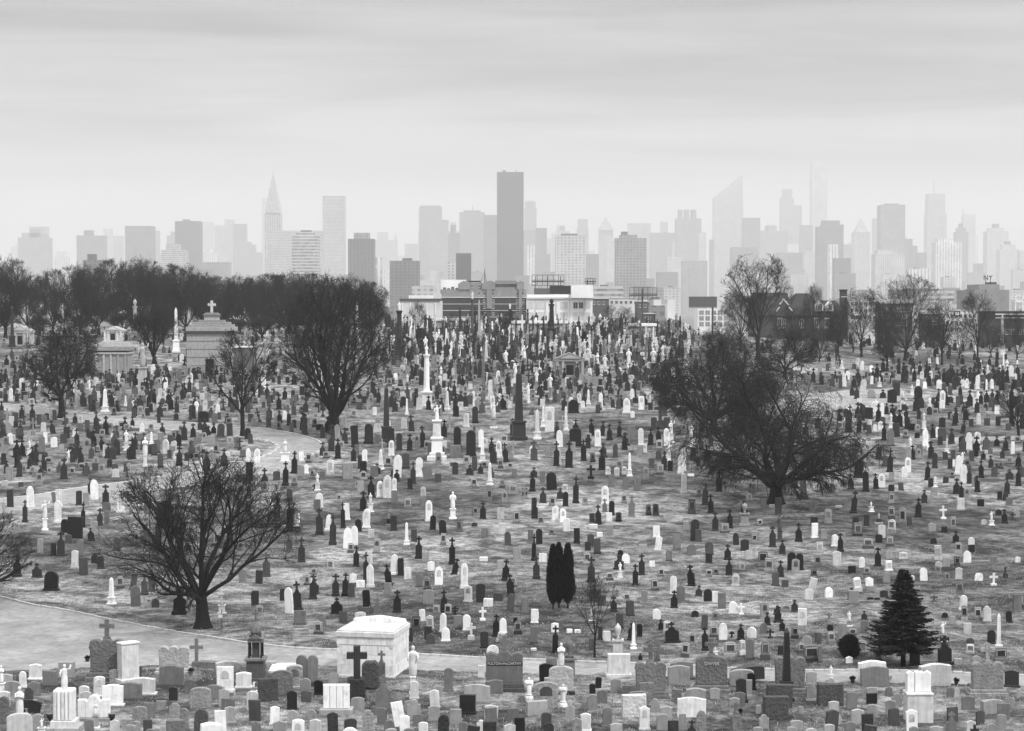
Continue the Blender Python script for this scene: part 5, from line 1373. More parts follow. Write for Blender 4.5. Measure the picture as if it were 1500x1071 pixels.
(0, 0, 1.0): """374 887 12 22 t2;380 902 11 16 b5;439 915 20 21 t4;473 917 10 14 r4;467 929 14 19 b5;503 912 12 17 t3;552 901 12 26 c4;667 912 9 25 x1;670 921 14 20 t4;684 923 13 23 r9;707 909 12 20 x9;690 937 14 25 x7;653 939 14 20 g9
649 926 11 28 g9;630 923 12 22 b7;619 910 10 18 t9;609 924 14 23 b3;627 937 11 20 t2;631 943 13 16 p3;601 940 8 22 t2;726 932 11 33 c1;737 927 12 22 g9;710 949 14 25 t2;732 940 12 15 b7;759 929 12 20 b4;782 942 13 25 t4;783 912 12 20 t9
755 912 6 8 t1;813 926 11 14 t9;813 956 10 41 c1;866 953 7 18 t3;879 937 7 20 t2;889 939 11 15 t9;834 927 8 6 l9;867 909 9 20 s9;908 920 13 22 t3;924 902 12 23 t3;924 938 11 27 c1;937 933 9 20 t1;962 907 12 15 r9;968 923 9 17 c1
977 927 12 18 b7;985 941 24 31 c1;1018 904 11 10 r1;1048 908 10 12 b4;1124 916 10 20 c1;1139 912 12 25 c1;1119 928 11 16 g4;1146 924 10 18 c1;1128 935 11 14 x1;1175 916 13 25 t9;1033 953 11 36 c1;1032 920 11 20 t3;1046 933 13 18 b5
1059 937 12 25 g9;1085 937 12 24 c1;1072 934 8 10 x1;1101 934 13 16 g9;1014 946 11 20 b5;1003 963 12 22 b5;1070 961 20 21 b5;1087 959 9 22 b7;1099 964 14 29 t4;1121 967 14 29 b4;962 969 10 34 t4!;1048 959 8 12 s9;1143 959 8 14 t2
1164 935 11 18 b4;1182 943 14 12 r5;1173 955 10 14 b5;1189 968 26 24 b4;1198 941 9 15 t3;1244 917 9 22 s9;1215 907 8 10 x4;1266 908 10 14 c2;1234 933 13 20 t5;1249 930 12 10 b5;1266 927 12 19 t4;1200 943 6 17 t3;1217 943 12 18 b5
1216 924 9 10 r1;1233 942 12 9 b4;1262 959 18 22 b5;1201 970 6 24 t4;1285 967 14 17 b5;1384 905 9 8 r1;1395 914 10 12 r5;1413 909 10 23 b5;1432 909 11 20 b5;1446 910 13 23 h7;1417 929 11 17 t7;1478 912 10 18 r1;1452 943 13 21 r1
1493 888 10 15 b5;1421 957 13 14 b7;1421 942 11 8 r3;1430 970 13 10 r5;1466 968 20 20 b4;1474 985 9 10 t5;938 967 7 11 c1
154 603 12 34 o9;174 570 9 26 s9;192 557 15 18 c1;209 568 16 66 s6;131 582 9 27 s9;242 565 8 13 r9;232 566 10 13 b5;207 587 12 15 g5;137 603 8 18 c2;203 595 7 12 t2;184 595 5 16 o9;172 603 8 17 c1;238 600 7 17 r3;233 620 5 12 t2
258 615 7 10 r2;282 613 11 20 t2;298 618 18 16 t1;285 560 12 22 c1;275 563 6 29 t5;410 620 8 19 c1;417 615 7 14 g9;423 623 7 17 r2;443 630 9 20 c1;468 630 10 9 t1;372 623 8 12 r5;333 620 9 15 c1;363 643 10 16 r1;337 650 10 30 t2
32 613 9 20 c2;48 627 8 22 c2;58 622 8 15 t3;70 612 6 14 t9;78 635 9 20 c2;98 642 9 17 t2;110 620 8 15 c2;128 633 8 18 t3;155 632 8 15 b5;183 630 9 20 c1;194 625 7 15 c1;208 633 8 13 g9;222 650 7 18 o9;238 637 9 18 c2;262 653 9 18 g1
283 640 9 20 c1;293 630 8 17 c2;313 637 9 18 c1;323 640 12 20 r3;310 653 13 16 t5;303 640 9 15 t2;290 653 10 13 t4;185 660 8 30 s9
787 643 12 44 o9;805 632 13 36 t9;796 625 9 30 o9;829 630 8 36 o9;723 627 11 38 s9;820 655 9 25 g9;876 654 10 25 r9;939 652 9 25 r9;945 663 6 13 t9;977 653 10 26 g9;983 648 9 32 s9;867 638 9 25 c1;882 638 8 22 c1;893 645 9 25 c1
907 640 8 24 c1;915 658 9 25 c1;953 652 9 25 c1;965 650 9 26 c1;967 627 18 40 x4;958 627 10 16 t4;977 627 10 16 t4;925 645 12 22 t4;843 653 20 26 t1;842 632 8 18 s9;708 567 8 62 o4;597 570 8 22 s9;755 565 7 33 s9;786 575 7 32 s9
806 585 6 36 s9;774 590 6 28 s9;694 610 6 26 o9;596 607 6 24 o9;646 560 8 24 s9;660 530 7 20 s9;768 536 9 30 s9;741 545 8 32 s9;690 530 5 24 o9;921 545 8 34 s9;957 552 12 42 s8;875 545 9 28 s9;886 550 14 30 s9;1008 560 9 30 s9
722 600 8 20 t9;718 580 7 24 r9;737 600 12 22 c1;880 595 7 20 g9;918 605 12 22 g9;940 600 10 20 t9;950 595 8 20 t9;848 590 6 14 t9;862 592 7 22 o9;840 605 18 20 r1;668 610 10 25 c1;683 625 9 20 r9;696 620 10 25 r2;655 600 8 28 o9
670 655 12 30 r1;690 668 16 38 r1;705 655 9 26 g9;650 640 10 26 c1;613 600 8 18 t8;549 608 7 12 t9;631 668 10 20 t3;600 660 9 25 c1;620 655 9 32 c1;585 660 10 26 r2;573 655 12 28 t2;540 650 14 30 r2;520 655 12 32 t1;505 650 10 24 c2""",
(1000, 440, 3.0): """790 405 30 60 g7;765 435 26 65 c2;865 380 22 45 s9;830 430 40 40 r5;850 505 22 70 s9;875 510 22 60 g9;895 500 22 50 c1;880 430 30 40 c1;920 450 40 60 t1;940 420 30 60 t2;968 450 20 55 s9;965 480 22 40 g9;915 560 24 65 s9;970 550 22 45 s9
815 520 44 50 t1;845 575 20 30 t9;870 570 22 40 g9;885 615 24 80 c1;915 640 34 75 r4;940 600 30 60 t2;820 585 22 40 t3;1008 415 20 45 s9;1035 435 40 60 g1;1128 390 24 42 r9;1140 475 24 80 g9;1085 475 24 50 s9;1125 445 20 60 c1;1100 460 16 35 r2
1195 550 26 75 c1;1230 585 24 60 c2;1210 470 20 50 t3;1235 495 20 50 c1;1250 480 20 30 t5;1270 450 18 45 g9;1285 470 20 45 g9;1300 545 24 50 g7;1268 555 22 35 t2;1335 415 18 70 o9;1295 390 22 45 g9;1220 430 20 70 c1;1360 435 18 45 c1
1330 485 22 45 c2;1195 375 20 40 r3;1175 415 22 40 t3;1060 565 22 75 s9;1010 570 30 30 t1;1030 605 22 25 t1;1085 660 24 20 l9;1065 640 28 75 g9;1100 605 26 65 c1;1120 600 18 45 g9;1140 620 36 60 t3;745 420 24 50 c2;775 480 22 50 t9
1425 330 26 70 s9;1445 345 24 60 g9;1470 320 20 60 o9;1395 340 26 60 s8;1410 300 14 70 o9;1475 400 20 50 t3;1340 330 20 50 s9;1310 300 20 40 s9;1380 500 24 40 t9;700 300 20 40 s9;610 370 22 40 t1;720 340 18 40 t3"""}
n_ = 0
for row in FG.replace('\n', ';').split(';'):
    q = row.split(); n_ += 1
    px_stone(float(q[0]), float(q[1]), float(q[2]), float(q[3]), q[4], rot=random.gauss(0, R(5)) + (R(14) if n_ % 7 == 0 else 0))
for (ox, oy, sc), txt in SLOPE.items():
    for row in txt.replace('\n', ';').split(';'):
        q = row.split()
        px_stone(ox + float(q[0]) / sc, oy + float(q[1]) / sc, float(q[2]) / sc, float(q[3]) / sc, q[4])

# ================================================================== big single monuments
MARKS = []
def mon(name, label, u, vb, rz=0.0, cat='monument'):
    x, y = ground(u, vb)
    o = empty(name, x, y, gz(x, y), rz); tag(o, label, cat)
    PLACED.append((x, y, 1.6))
    return o, y / F
def cross_part(k, w, h, z, mat, parent, thick=.27, flare=1.4, dep=.16, arm=.62, name='cross', x=0.0):
    return MB().prism(cross_outline(w * k, h * k, w * k * thick, flare, arm), dep, .015, z=z, x=x).obj(name, mat, parent)
def lobed(u, vb, w, top, cross_top, tone, label, text=None, shape='trilobe', rz=0.0):
    o, k = mon('family_monument', label, u, vb, rz); m = RK[tone]; h = (vb - top) * k; W = w * k
    MB().box(-W * .58, W * .58, -.42, .42, -.15, h * .10, .03).obj('lower_base', m, o)
    MB().box(-W * .54, W * .54, -.34, .34, h * .102, h * .2, .04).obj('upper_base', m, o)
    MB().prism(top_profile(shape, W, h * .8), .42, .03, z=h * .2).obj('tablet', m, o)
    if cross_top:
        MB().box(-.16, .16, -.14, .14, h - .08, h + .08, .02).obj('cross_foot', m, o)
        cross_part(k, (top - cross_top) * .82, top - cross_top, h + .02, m, o)
    if text: text_part(text, .20, 0, -.245, h * .78, M_GILT, o, 'lettering', .012)
    return o
lobed(157, 996, 52, 934, 906, 4, 'dark three-lobed granite monument with cross beside the wide lane at left')
lobed(255, 985, 46, 947, None, 6, 'pale rough three-lobed stone before the lane, without cross')
lobed(953, 1022, 47, 968, 941, 4, 'rough three-lobed monument with flared cross right of the white block', rz=.04)
lobed(1042, 1013, 46, 959, 934, 4, 'rough arched family monument lettered DWYER with a cross', 'DWYER', 'seg')
lobed(1157, 1018, 47, 960, None, 4, 'rough lobed monument behind the dark roadside obelisk')
lobed(1446, 1018, 50, 969, 941, 5, 'grey three-lobed monument with flared cross at far right')
# monument with the banded family name
o, k = mon('family_monument', 'smooth dark monument lettered FULTON-McCARTHY with short cross', 739, 1012); m = ST[4]; H = 59 * k; W = 54 * k
MB().box(-W * .55, W * .55, -.45, .45, -.15, H * .11, .03).obj('lower_base', ST[3], o)
MB().box(-W * .52, W * .52, -.36, .36, H * .112, H * .22, .03).obj('upper_base', ST[3], o)
a = W / 2
body = [(-a, 0), (a, 0), (a, H * .62), (a * 1.02, H * .66), (a * .95, H * .72), (a * .75, H * .76), (a * .5, H * .72), (a * .38, H * .68), (a * .2, H * .78), (-a * .2, H * .78), (-a * .38, H * .68), (-a * .5, H * .72), (-a * .75, H * .76), (-a * .95, H * .72), (-a * 1.02, H * .66), (-a, H * .62)]
MB().prism(body, .46, .02, z=H * .22).obj('tablet', m, o)
MB().box(-a * .98, a * .98, -.25, -.232, H * .66, H * .755).obj('name_band', ST[2], o)
text_part('FULTON-McCARTHY', .17, 0, -.256, H * .706, M_GILT, o, 'lettering', .006)
cross_part(k, 17, 26, H * .97, m, o, .34, 1.5, .3, .62)
# twin round tablets
o, k = mon('twin_headstone', 'twin round-topped tablets on one base left of the white mausoleum', 450, 1004, 0, 'headstone'); H = 45 * k; w = 15.6 * k
MB().box(-w * 1.1, w * 1.1, -.28, .28, -.12, H * .14, .02).obj('base', ST[3], o)
for s in (-1, 1): MB().prism(top_profile('round', w, H * .86), .26, .015, x=s * (w / 2 + .012), z=H * .14).obj('tablet', ST[4], o)
# dark cross on tall pedestal
o, k = mon('cross_monument', 'large dark plain cross on a pedestal before the white mausoleum', 523, 1026); 
MB().box(-14 * k, 14 * k, -.42, .42, -.12, 5 * k, .03).obj('base', ST[2], o)
MB().box(-12 * k, 12 * k, -.36, .36, 5 * k, 33 * k, .04, .12).obj('pedestal', RK[2], o)
cross_part(k, 30, 48, 33 * k, ST[2], o, .32, 1.0, .3, .70)
# rough boulder
o, k = mon('boulder_headstone', 'rough split boulder stone right of the large dark cross', 543, 1009, 0, 'headstone')
rs = random.Random(3); out_ = []
for i in range(18):
    t_ = 2 * math.pi * i / 18; c_, s_ = math.cos(t_), math.sin(t_)
    q = 1 / max(abs(c_), abs(s_)) ** .8
    out_.append((13 * k * c_ * q * rs.uniform(.9, 1.03), 21 * k + 21 * k * s_ * q * rs.uniform(.92, 1.04)))
MB().prism(out_, .5, .07).obj('boulder', RK[3], o)
# domed granite monument with columns
o, k = mon('domed_monument', 'domed dark granite monument with small columns and a cross by the lane', 375, 994); m = ST[3]; m2 = ST[4]
MB().box(-17 * k, 17 * k, -17 * k, 17 * k, -.12, 3 * k, .02).obj('step', m, o)
MB().box(-13 * k, 13 * k, -13 * k, 13 * k, 3 * k, 28 * k, .03, .04).obj('pedestal', m, o)
MB().box(-15 * k, 15 * k, -15 * k, 15 * k, 28 * k, 32 * k, .03).obj('cornice', m2, o)
for sx in (-1, 1):
    for sy in (-1, 1): MB().lathe([(2.0 * k, 32 * k), (1.4 * k, 34 * k), (1.2 * k, 52 * k), (1.9 * k, 55 * k)], 8, x=sx * 9 * k, y=sy * 9 * k).obj('column', ST[1], o)
MB().box(-5 * k, 5 * k, -5 * k, 5 * k, 32 * k, 55.2 * k).obj('core', m, o)
MB().box(-11 * k, 11 * k, -11 * k, 11 * k, 55 * k, 62 * k, .03).obj('entablature', m2, o)
for r_ in range(4):
    g_ = MB().prism([(-11.5 * k, 0), (11.5 * k, 0), (0, 7 * k)], .12, .01, y=-11 * k, z=60 * k).obj('pediment', m2, o); g_.rotation_euler = (0, 0, r_ * math.pi / 2)
MB().lathe([(8 * k, 62 * k), (8 * k, 69 * k)], 8, ph=.39).obj('drum', m, o)
MB().lathe([(9 * k, 69 * k), (8.6 * k, 72 * k), (7.6 * k, 76 * k), (5.4 * k, 80 * k), (2.4 * k, 83 * k), (1 * k, 86 * k)], 8, ph=.39).obj('dome', m2, o)
cross_part(k, 9, 17, 86 * k, m2, o, .26, 1.4, .1)
# fluted white tablets and panels
def fluted(name, label, u, vb, w, h, base_h, top, tone=9):
    o, k = mon(name, label, u, vb); W = w * k
    MB().box(-W * .62, W * .62, -.4, .4, -.12, base_h * k, .02).obj('base', ST[5], o)
    n = 4
    for i in range(n):
        x0 = -W / 2 + W * i / n
        MB().prism(top_profile(top, W / n * .94, (h - base_h) * k), .3, .03, x=x0 + W / n / 2, z=base_h * k).obj('flute', ST[tone], o)
    MB().box(-W / 2 + .03, W / 2 - .03, -.1, .12, base_h * k, (h - 1.5) * k).obj('core', ST[7], o)
    return o, k
fluted('fluted_headstone', 'white fluted block headstone on a dark plinth, front centre left', 493, 1045, 39, 43, 8, 'flat')
o, k = mon('statue_monument', 'white figure with raised arm on a fluted pedestal, front left', 95, 1068, 0, 'statue')
MB().box(-24 * k, 24 * k, -.6, .6, -.12, 6 * k, .03).obj('step', ST[6], o); MB().box(-18 * k, 18 * k, -.45, .45, 6 * k, 15 * k, .03).obj('plinth', ST[7], o)
MB().box(-14.5 * k, 14.5 * k, -.34, .34, 15 * k, 60 * k, .05).obj('pedestal', ST[8], o)
for i in range(5): MB().box((-13 + i * 5.6) * k, (-9.5 + i * 5.6) * k, -.40, -.341, 16 * k, 58 * k).obj('flute', ST[9], o)
figure(MB(), 36 * k, z=60 * k, arm='raised').obj('statue', ST[9], o, True)
o, k = mon('panel_monument', 'white three-leaf panel monument on a tall block, front right', 1345, 1056)
MB().box(-19 * k, 19 * k, -.45, .45, -.12, 41 * k, .04).obj('block', ST[7], o); MB().box(-20 * k, 20 * k, -.48, .48, 41 * k, 43.5 * k, .03).obj('ledge', ST[8], o)
for i, (x0, h_, r_) in enumerate(((-12.5, 31, .25), (0, 30, 0), (12.5, 31, -.25))):
    p = MB().prism(top_profile('peak' if i != 1 else 'flat', 11.6 * k, h_ * k), .22, .02).obj('panel', ST[9], o); p.location = (x0 * k, 0, 43.5 * k); p.rotation_euler = (0, 0, r_)
# white three-part tablet front left, slim white figure on stone, praying figure, twin cherubs, ledger slab
o, k = mon('shouldered_monument', 'wide white shouldered monument with three faces, front left', 138, 1054)
MB().box(-25 * k, 25 * k, -.35, .35, -.12, 4 * k, .02).obj('base', ST[5], o)
MB().prism(top_profile('shoulder', 24 * k, 33 * k), .36, .02, z=4 * k).obj('tablet', ST[9], o)
for s in (-1, 1): MB().prism(top_profile('flat', 12 * k, 26 * k), .3, .02, x=s * 17.5 * k, z=4 * k).obj('wing', ST[9], o)
o, k = mon('statue_headstone', 'pale arched stone topped by a slim white figure, centre front', 822, 1016, 0, 'headstone')
MB().box(-20 * k, 20 * k, -.34, .34, -.12, 5 * k, .02).obj('base', ST[2], o); MB().prism(top_profile('seg', 36 * k, 36 * k), .34, .02, z=5 * k).obj('tablet', RK[6], o)
figure(MB(), 34 * k, z=41 * k, arm='pray').obj('statue', ST[9], o, True)
o, k = mon('praying_statue', 'white veiled praying figure standing behind the arched stone at lower left', 29, 1062, 0, 'statue')
MB().box(-8 * k, 8 * k, -.25, .25, -.12, 14 * k, .02).obj('pedestal', ST[8], o); figure(MB(), 43 * k, z=14 * k, arm='pray').obj('statue', ST[9], o, True)
for u, v_, lab in ((775, 1025, 'left white cherub beside the grey arched stone, centre front'), (825, 1035, 'right white cherub beside the grey arched stone, centre front')):
    o, k = mon('cherub_statue', lab, u, v_, 0, 'statue'); o['group'] = 'pair of white cherubs'
    MB().lathe([(7 * k, -.1), (6 * k, 4 * k), (4 * k, 6 * k), (5 * k, 8 * k)], 8).obj('pedestal', ST[9], o); figure(MB(), 25 * k, z=8 * k, arm='pray', wings=True).obj('statue', ST[9], o, True)
o, k = mon('ledger_slab', 'flat white ledger slab on the grass left of the twin tablets', 416, 980, 0, 'grave slab')
MB().box(-20 * k, 20 * k, -1.0, .7, -.1, .10, .02).obj('kerb', ST[7], o); MB().box(-18 * k, 18 * k, -.85, .55, .10, .2, .02).obj('slab', ST[9], o)
for u, v_, lab in ((73, 1056, 'dark round urn left of the fluted white pedestal'), (164, 1056, 'dark round urn right of the wide white shouldered monument')):
    o, k = mon('planter_urn', lab, u, v_, 0, 'urn'); o['group'] = 'dark planter urns'
    MB().lathe([(3 * k, -.05), (2 * k, 2 * k), (4.5 * k, 5 * k), (5 * k, 9 * k), (4.6 * k, 10.5 * k)], 10).obj('bowl', ST[2], o, True); MB().lathe([(5.2 * k, 10.4 * k), (5.2 * k, 11.2 * k)], 10).obj('rim', ST[4], o)
o, k = mon('stake_sign', 'thin dark stake with a small white plaque under the kerb tree', 325, 922, 0, 'sign')
MB().tube([(0, 0, -.1), (0, 0, 30 * k)], [.03, .02], 5).obj('stake', M_METAL, o); MB().box(-5 * k, 1 * k, -.05, -.03, 17 * k, 22 * k).obj('plaque', ST[9], o)
# left rotated tall white slab
o, k = mon('slab_monument', 'tall pale slab turned sideways with white edge, beside the lobed monument', 188, 999, R(38)); H = 57 * k
MB().box(-17 * k, 17 * k, -.4, .4, -.12, 6 * k, .02).obj('base', ST[8], o); MB().box(-14 * k, 14 * k, -.24, .24, 6 * k, H, .03).obj('slab', ST[8], o); MB().box(-14.8 * k, 14.8 * k, -.28, .28, H + .002, H + 2.5 * k, .02).obj('cap', ST[9], o)
# big white statue monument on the slope, dark obelisks, columns
o, k = mon('statue_monument', 'tallest white statue on a stepped pedestal, centre slope', 640, 673, 0, 'statue'); m = ST[9]
MB().box(-14 * k, 14 * k, -13 * k, 13 * k, -.12, 5 * k, .03).obj('step', m, o); MB().box(-11 * k, 11 * k, -10 * k, 10 * k, 5 * k, 10 * k, .03).obj('plinth', m, o)
MB().box(-8 * k, 8 * k, -8 * k, 8 * k, 10 * k, 30 * k, .03, .1).obj('die', m, o); MB().box(-9 * k, 9 * k, -9 * k, 9 * k, 30 * k, 33 * k, .03).obj('cornice', m, o)
MB().box(-6 * k, 6 * k, -6 * k, 6 * k, 33 * k, 56 * k, .03, .14).obj('shaft', m, o); MB().box(-7 * k, 7 * k, -7 * k, 7 * k, 56 * k, 58 * k, .02).obj('cap', m, o)
figure(MB(), 22 * k, z=58 * k, arm='raised').obj('statue', m, o, True)
def tall(u, vb, w, h, tone, label, kind='obelisk'):
    o, k = mon('obelisk_monument' if kind == 'obelisk' else 'column_monument', label, u, vb, .1, 'obelisk' if kind == 'obelisk' else 'column'); m = ST[tone]
    MB().box(-w * .62 * k, w * .62 * k, -w * .62 * k, w * .62 * k, -.12, h * .05 * k, .03).obj('step', m, o)
    MB().box(-w * .5 * k, w * .5 * k, -w * .5 * k, w * .5 * k, h * .05 * k, h * .24 * k, .03, .06).obj('die', m, o); MB().box(-w * .56 * k, w * .56 * k, -w * .56 * k, w * .56 * k, h * .24 * k, h * .27 * k, .03).obj('cornice', m, o)
    if kind == 'obelisk': obelisk(MB(), w * .62 * k, h * .73 * k, h * .27 * k).obj('shaft', m, o)
    else:
        MB().lathe([(w * .36 * k, h * .27 * k), (w * .30 * k, h * .31 * k), (w * .23 * k, h * .80 * k), (w * .34 * k, h * .84 * k), (w * .34 * k, h * .86 * k)], 10).obj('shaft', m, o)
        if kind == 'statue': figure(MB(), h * .15 * k, z=h * .86 * k).obj('statue', ST[9], o, True)
        else: MB().lathe([(w * .1 * k, h * .86 * k), (w * .26 * k, h * .93 * k), (w * .18 * k, h * .97 * k), (.01, h * k)], 8).obj('urn', m, o)
    return o
tall(760, 644, 19, 104, 2, 'tall dark obelisk on a heavy pedestal, upper centre slope')
tall(566, 647, 14, 84, 2, 'slim dark obelisk right of the thick-trunked tree')
tall(625, 598, 15, 92, 9, 'slender white column with a figure, upper centre left', 'statue')
tall(585, 529, 14, 86, 2, 'dark column with a pale statue on the ridge at left centre', 'statue')
tall(808, 497, 13, 60, 1, 'dark ridge column with an urn before the white warehouse', 'urn')
tall(692, 500, 7, 72, 3, 'grey ridge column with a white figure before the brick block', 'statue')
tall(702, 504, 6, 66, 6, 'pale ridge obelisk before the brick block')
tall(747, 500, 8, 55, 3, 'dark ridge column with a white figure at the right end of the brick block', 'statue')
tall(674, 498, 7, 50, 2, 'dark ridge column left of the pale ridge obelisk', 'urn')
tall(773, 494, 6, 42, 3, 'short grey ridge column between brick block and warehouse', 'urn')
tall(826, 496, 5, 40, 5, 'small grey ridge obelisk before the warehouse wall')
tall(198, 512, 11, 74, 6, 'pale tall column with a pointed finial among the left ridge trees', 'urn')
tall(258, 516, 9, 66, 9, 'white tall obelisk among the left ridge trees')
tall(18, 508, 8, 60, 2, 'dark column at far left beside the small pedimented tomb', 'urn')
tall(92, 490, 7, 44, 8, 'pale statue column glimpsed between the far left ridge trees', 'statue')
tall(523, 500, 7, 62, 8, 'pale obelisk behind the thick-trunked crown')
tall(1468, 520, 7, 60, 7, 'pale tall obelisk before the dark shop at right edge')

for i, (u, v_, lab) in enumerate(((1249, 1000, 'dark pot plant left of the grey curved stone near the spruce'), (1304, 999, 'pale potted plant right of the grey curved stone near the spruce'), (1401, 1003, 'dark pot plant right of the wide pale stone by the lane'),
        (916, 1014, 'small pot plant left of the rough lobed monument, centre right'), (280, 988, 'small pot plant beside the pale rough lobed stone'), (1085, 1048, 'tiny pot plant by the paired grey stones'), (128, 970, 'wire flower stand left of the dark lobed monument'))):
    o, k = mon('pot_plant', lab, u, v_, 0, 'pot plant'); rs = random.Random(i)
    MB().lathe([(2.2 * k, -.05), (3.4 * k, 5 * k), (3.6 * k, 5.6 * k)], 8).obj('pot', ST[(2, 7, 2, 3, 4, 3, 2)[i]], o)
    q = 160; rg = np.random.default_rng(i); D_ = rg.normal(size=(q, 3)); D_[:, 2] = np.abs(D_[:, 2]) + .3; D_ /= np.linalg.norm(D_, axis=1, keepdims=True)
    mkobj('foliage', leaf_quads(np.tile([[0, 0, 5 * k]], (q, 1)) + D_ * .02, D_, rg.uniform(3, 6, q) * k, rg.uniform(.03, .07, q), M_NEEDLE if i != 1 else M_PALE, 'foliage'), o)

# ================================================================== mausoleums
def white_mausoleum():
    o, k = mon('mausoleum', 'small plain white stone mausoleum with shallow gabled roof beside the lane', 535, 992, R(-11)); m = ST[9]; W = 86 * k / 2; Dp = 1.9
    PLACED.append((o.location.x, o.location.y + 1.5, 3.4))
    MB().box(-W * 1.02, W * 1.02, -.03, Dp * 1.6 + .03, -.15, 3 * k, .02).obj('plinth', ST[8], o)
    for i in range(3):
        n_b = 3 if i % 2 else 2
        for j in range(n_b): MB().box(-W + 2 * W * j / n_b + .006, -W + 2 * W * (j + 1) / n_b - .006, 0.0, .3, (3 + i * 16.6) * k + .006, (3 + (i + 1) * 16.6) * k - .006, .012).obj('wall_block', m, o)
    MB().box(-W + .02, W - .02, .03, Dp * 1.6 - .03, 3 * k, 53 * k).obj('core_wall', m, o)
    for i in range(3): MB().box(W - .29, W, .312, Dp * 1.6, (3 + i * 16.6) * k + .006, (3 + (i + 1) * 16.6) * k - .006, .012).obj('side_block', m, o)
    MB().box(-W * 1.01, W * 1.01, -.02, Dp * 1.6 + .02, 53 * k, 66 * k, .01).obj('frieze', m, o)
    MB().box(-W * 1.035, W * 1.035, -.08, Dp * 1.6 + .08, 66 * k + .003, 74 * k, .02).obj('cornice', ST[8], o)
    MB().box(-W * 1.0, W * 1.0, .0, Dp * 1.6, 74 * k + .003, 76 * k, .01).obj('roof', ST[7], o)
    MB().prism([(-W * .95, 0), (W * .95, 0), (W * .9, 6 * k), (0, 11 * k), (-W * .9, 6 * k)], .5, .02, y=Dp * 1.45, z=75.5 * k).obj('gable', m, o)
    for sx in (-1, 1): MB().box(sx * W * .93 - 2 * k, sx * W * .93 + 2 * k, -.035, .05, 50 * k, 55 * k).obj('corner_block', ST[7], o)
white_mausoleum()
for o in bpy.data.objects:
    if o.name == 'mausoleum': o.scale.z = .90
def temple(name, label, u, vb, w, h, tone, rz=0.0, depth=1.3, columns=2, door=True):
    o, k = mon(name, label, u, vb, rz, 'mausoleum'); W = w * k; H = h * k; Dp = W * depth; m = ST[tone]
    PLACED.append((o.location.x, o.location.y + Dp / 2, W))
    MB().box(-W * .56, W * .56, -.35, Dp + .1, -.6, H * .07, .02).obj('step', m, o)
    MB().box(-W * .5, W * .5, .14, Dp, H * .07, H * .64, .01).obj('wall', m, o)
    MB().box(-W * .54, W * .54, -.08, Dp + .05, H * .642, H * .74, .02).obj('entablature', m, o)
    a = W * .55
    rf = MB().prism([(-a, 0), (a, 0), (0, H * .26)], Dp + .2, .02, y=Dp / 2, z=H * .742).obj('roof', ST[max(tone - 1, 0)], o)
    MB().prism([(-a * .72, .03), (a * .72, .03), (0, H * .19)], .05, .01, y=-.16, z=H * .752).obj('pediment', ST[min(tone + 1, 9)], o)
    for i in range(columns):
        for s in (-1, 1): MB().box(s * W * (.45 - i * .2) - W * .045, s * W * (.45 - i * .2) + W * .045, -.05, .135, H * .07, H * .64).obj('pilaster', ST[min(tone + 1, 9)], o)
    if door: MB().box(-W * .13, W * .13, .06, .138, H * .07, H * .50).obj('door', ST[0], o)
    return o, k
temple('mausoleum', 'small pedimented stone mausoleum with dark doorway, upper centre ridge', 835, 552, 41, 35, 5)
temple('mausoleum', 'small pedimented tomb with black door at far left ridge', 29, 507, 26, 30, 6)
temple('mausoleum', 'pale tomb with small roof on the left ridge behind trees', 165, 500, 26, 22, 7)
# long pilastered mausoleum seen from the side
o, k = mon('mausoleum', 'long grey mausoleum with pilasters seen from its side, upper left', 163, 556, 0, 'mausoleum'); m = ST[5]
PLACED.append((o.location.x, o.location.y + 2, 5))
MB().box(-26 * k, 26 * k, -.1, 3.6, -1.5, 8 * k, .03).obj('plinth', ST[4], o); MB().box(-24 * k, 24 * k, .1, 3.4, 8 * k, 37 * k, .01).obj('wall', m, o)
for i in range(5): MB().box((-23 + i * 10.6) * k, (-20 + i * 10.6) * k, -.06, .095, 8 * k, 37 * k).obj('pilaster', ST[6], o)
MB().box(-25.5 * k, 25.5 * k, -.12, 3.7, 37.2 * k, 40 * k, .02).obj('entablature', ST[6], o); MB().box(-26.5 * k, 26.5 * k, -.25, 3.8, 42.2 * k, 48 * k, .03).obj('cornice', m, o)
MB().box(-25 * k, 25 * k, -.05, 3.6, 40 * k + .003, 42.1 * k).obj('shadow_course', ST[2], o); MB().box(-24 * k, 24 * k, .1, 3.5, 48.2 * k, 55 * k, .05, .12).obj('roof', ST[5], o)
MB().box(20.5 * k, 22.5 * k, .02, .094, 18 * k, 33 * k).obj('slit_window', ST[1], o)
# stepped mausoleum with cross
o, k = mon('mausoleum', 'big stepped stone mausoleum crowned by a cross, upper left', 307, 548, 0, 'mausoleum'); m = ST[6]; d2 = 4.6
PLACED.append((o.location.x, o.location.y + 2.5, 8))
MB().box(-36 * k, 60 * k, .9, d2 + 2, -1, 38 * k, .03).obj('lower_wall', ST[4], o); MB().box(-37 * k, 61 * k, .8, d2 + 2.1, 38.2 * k, 40 * k, .02).obj('lower_coping', ST[7], o)
MB().box(-34 * k, 34 * k, .3, d2, 0, 60 * k, .02).obj('wall', m, o)
for i in range(4): MB().box(-34.4 * k, 34.4 * k, .27, .298, (12 + i * 12) * k, (12.7 + i * 12) * k).obj('course_line', ST[4], o)
MB().box(-37 * k, 37 * k, .0, d2 + .3, 60.2 * k, 63 * k, .02).obj('cornice', ST[3], o); MB().box(-35 * k, 35 * k, .2, d2 + .1, 63.1 * k, 69 * k, .02).obj('attic', m, o)
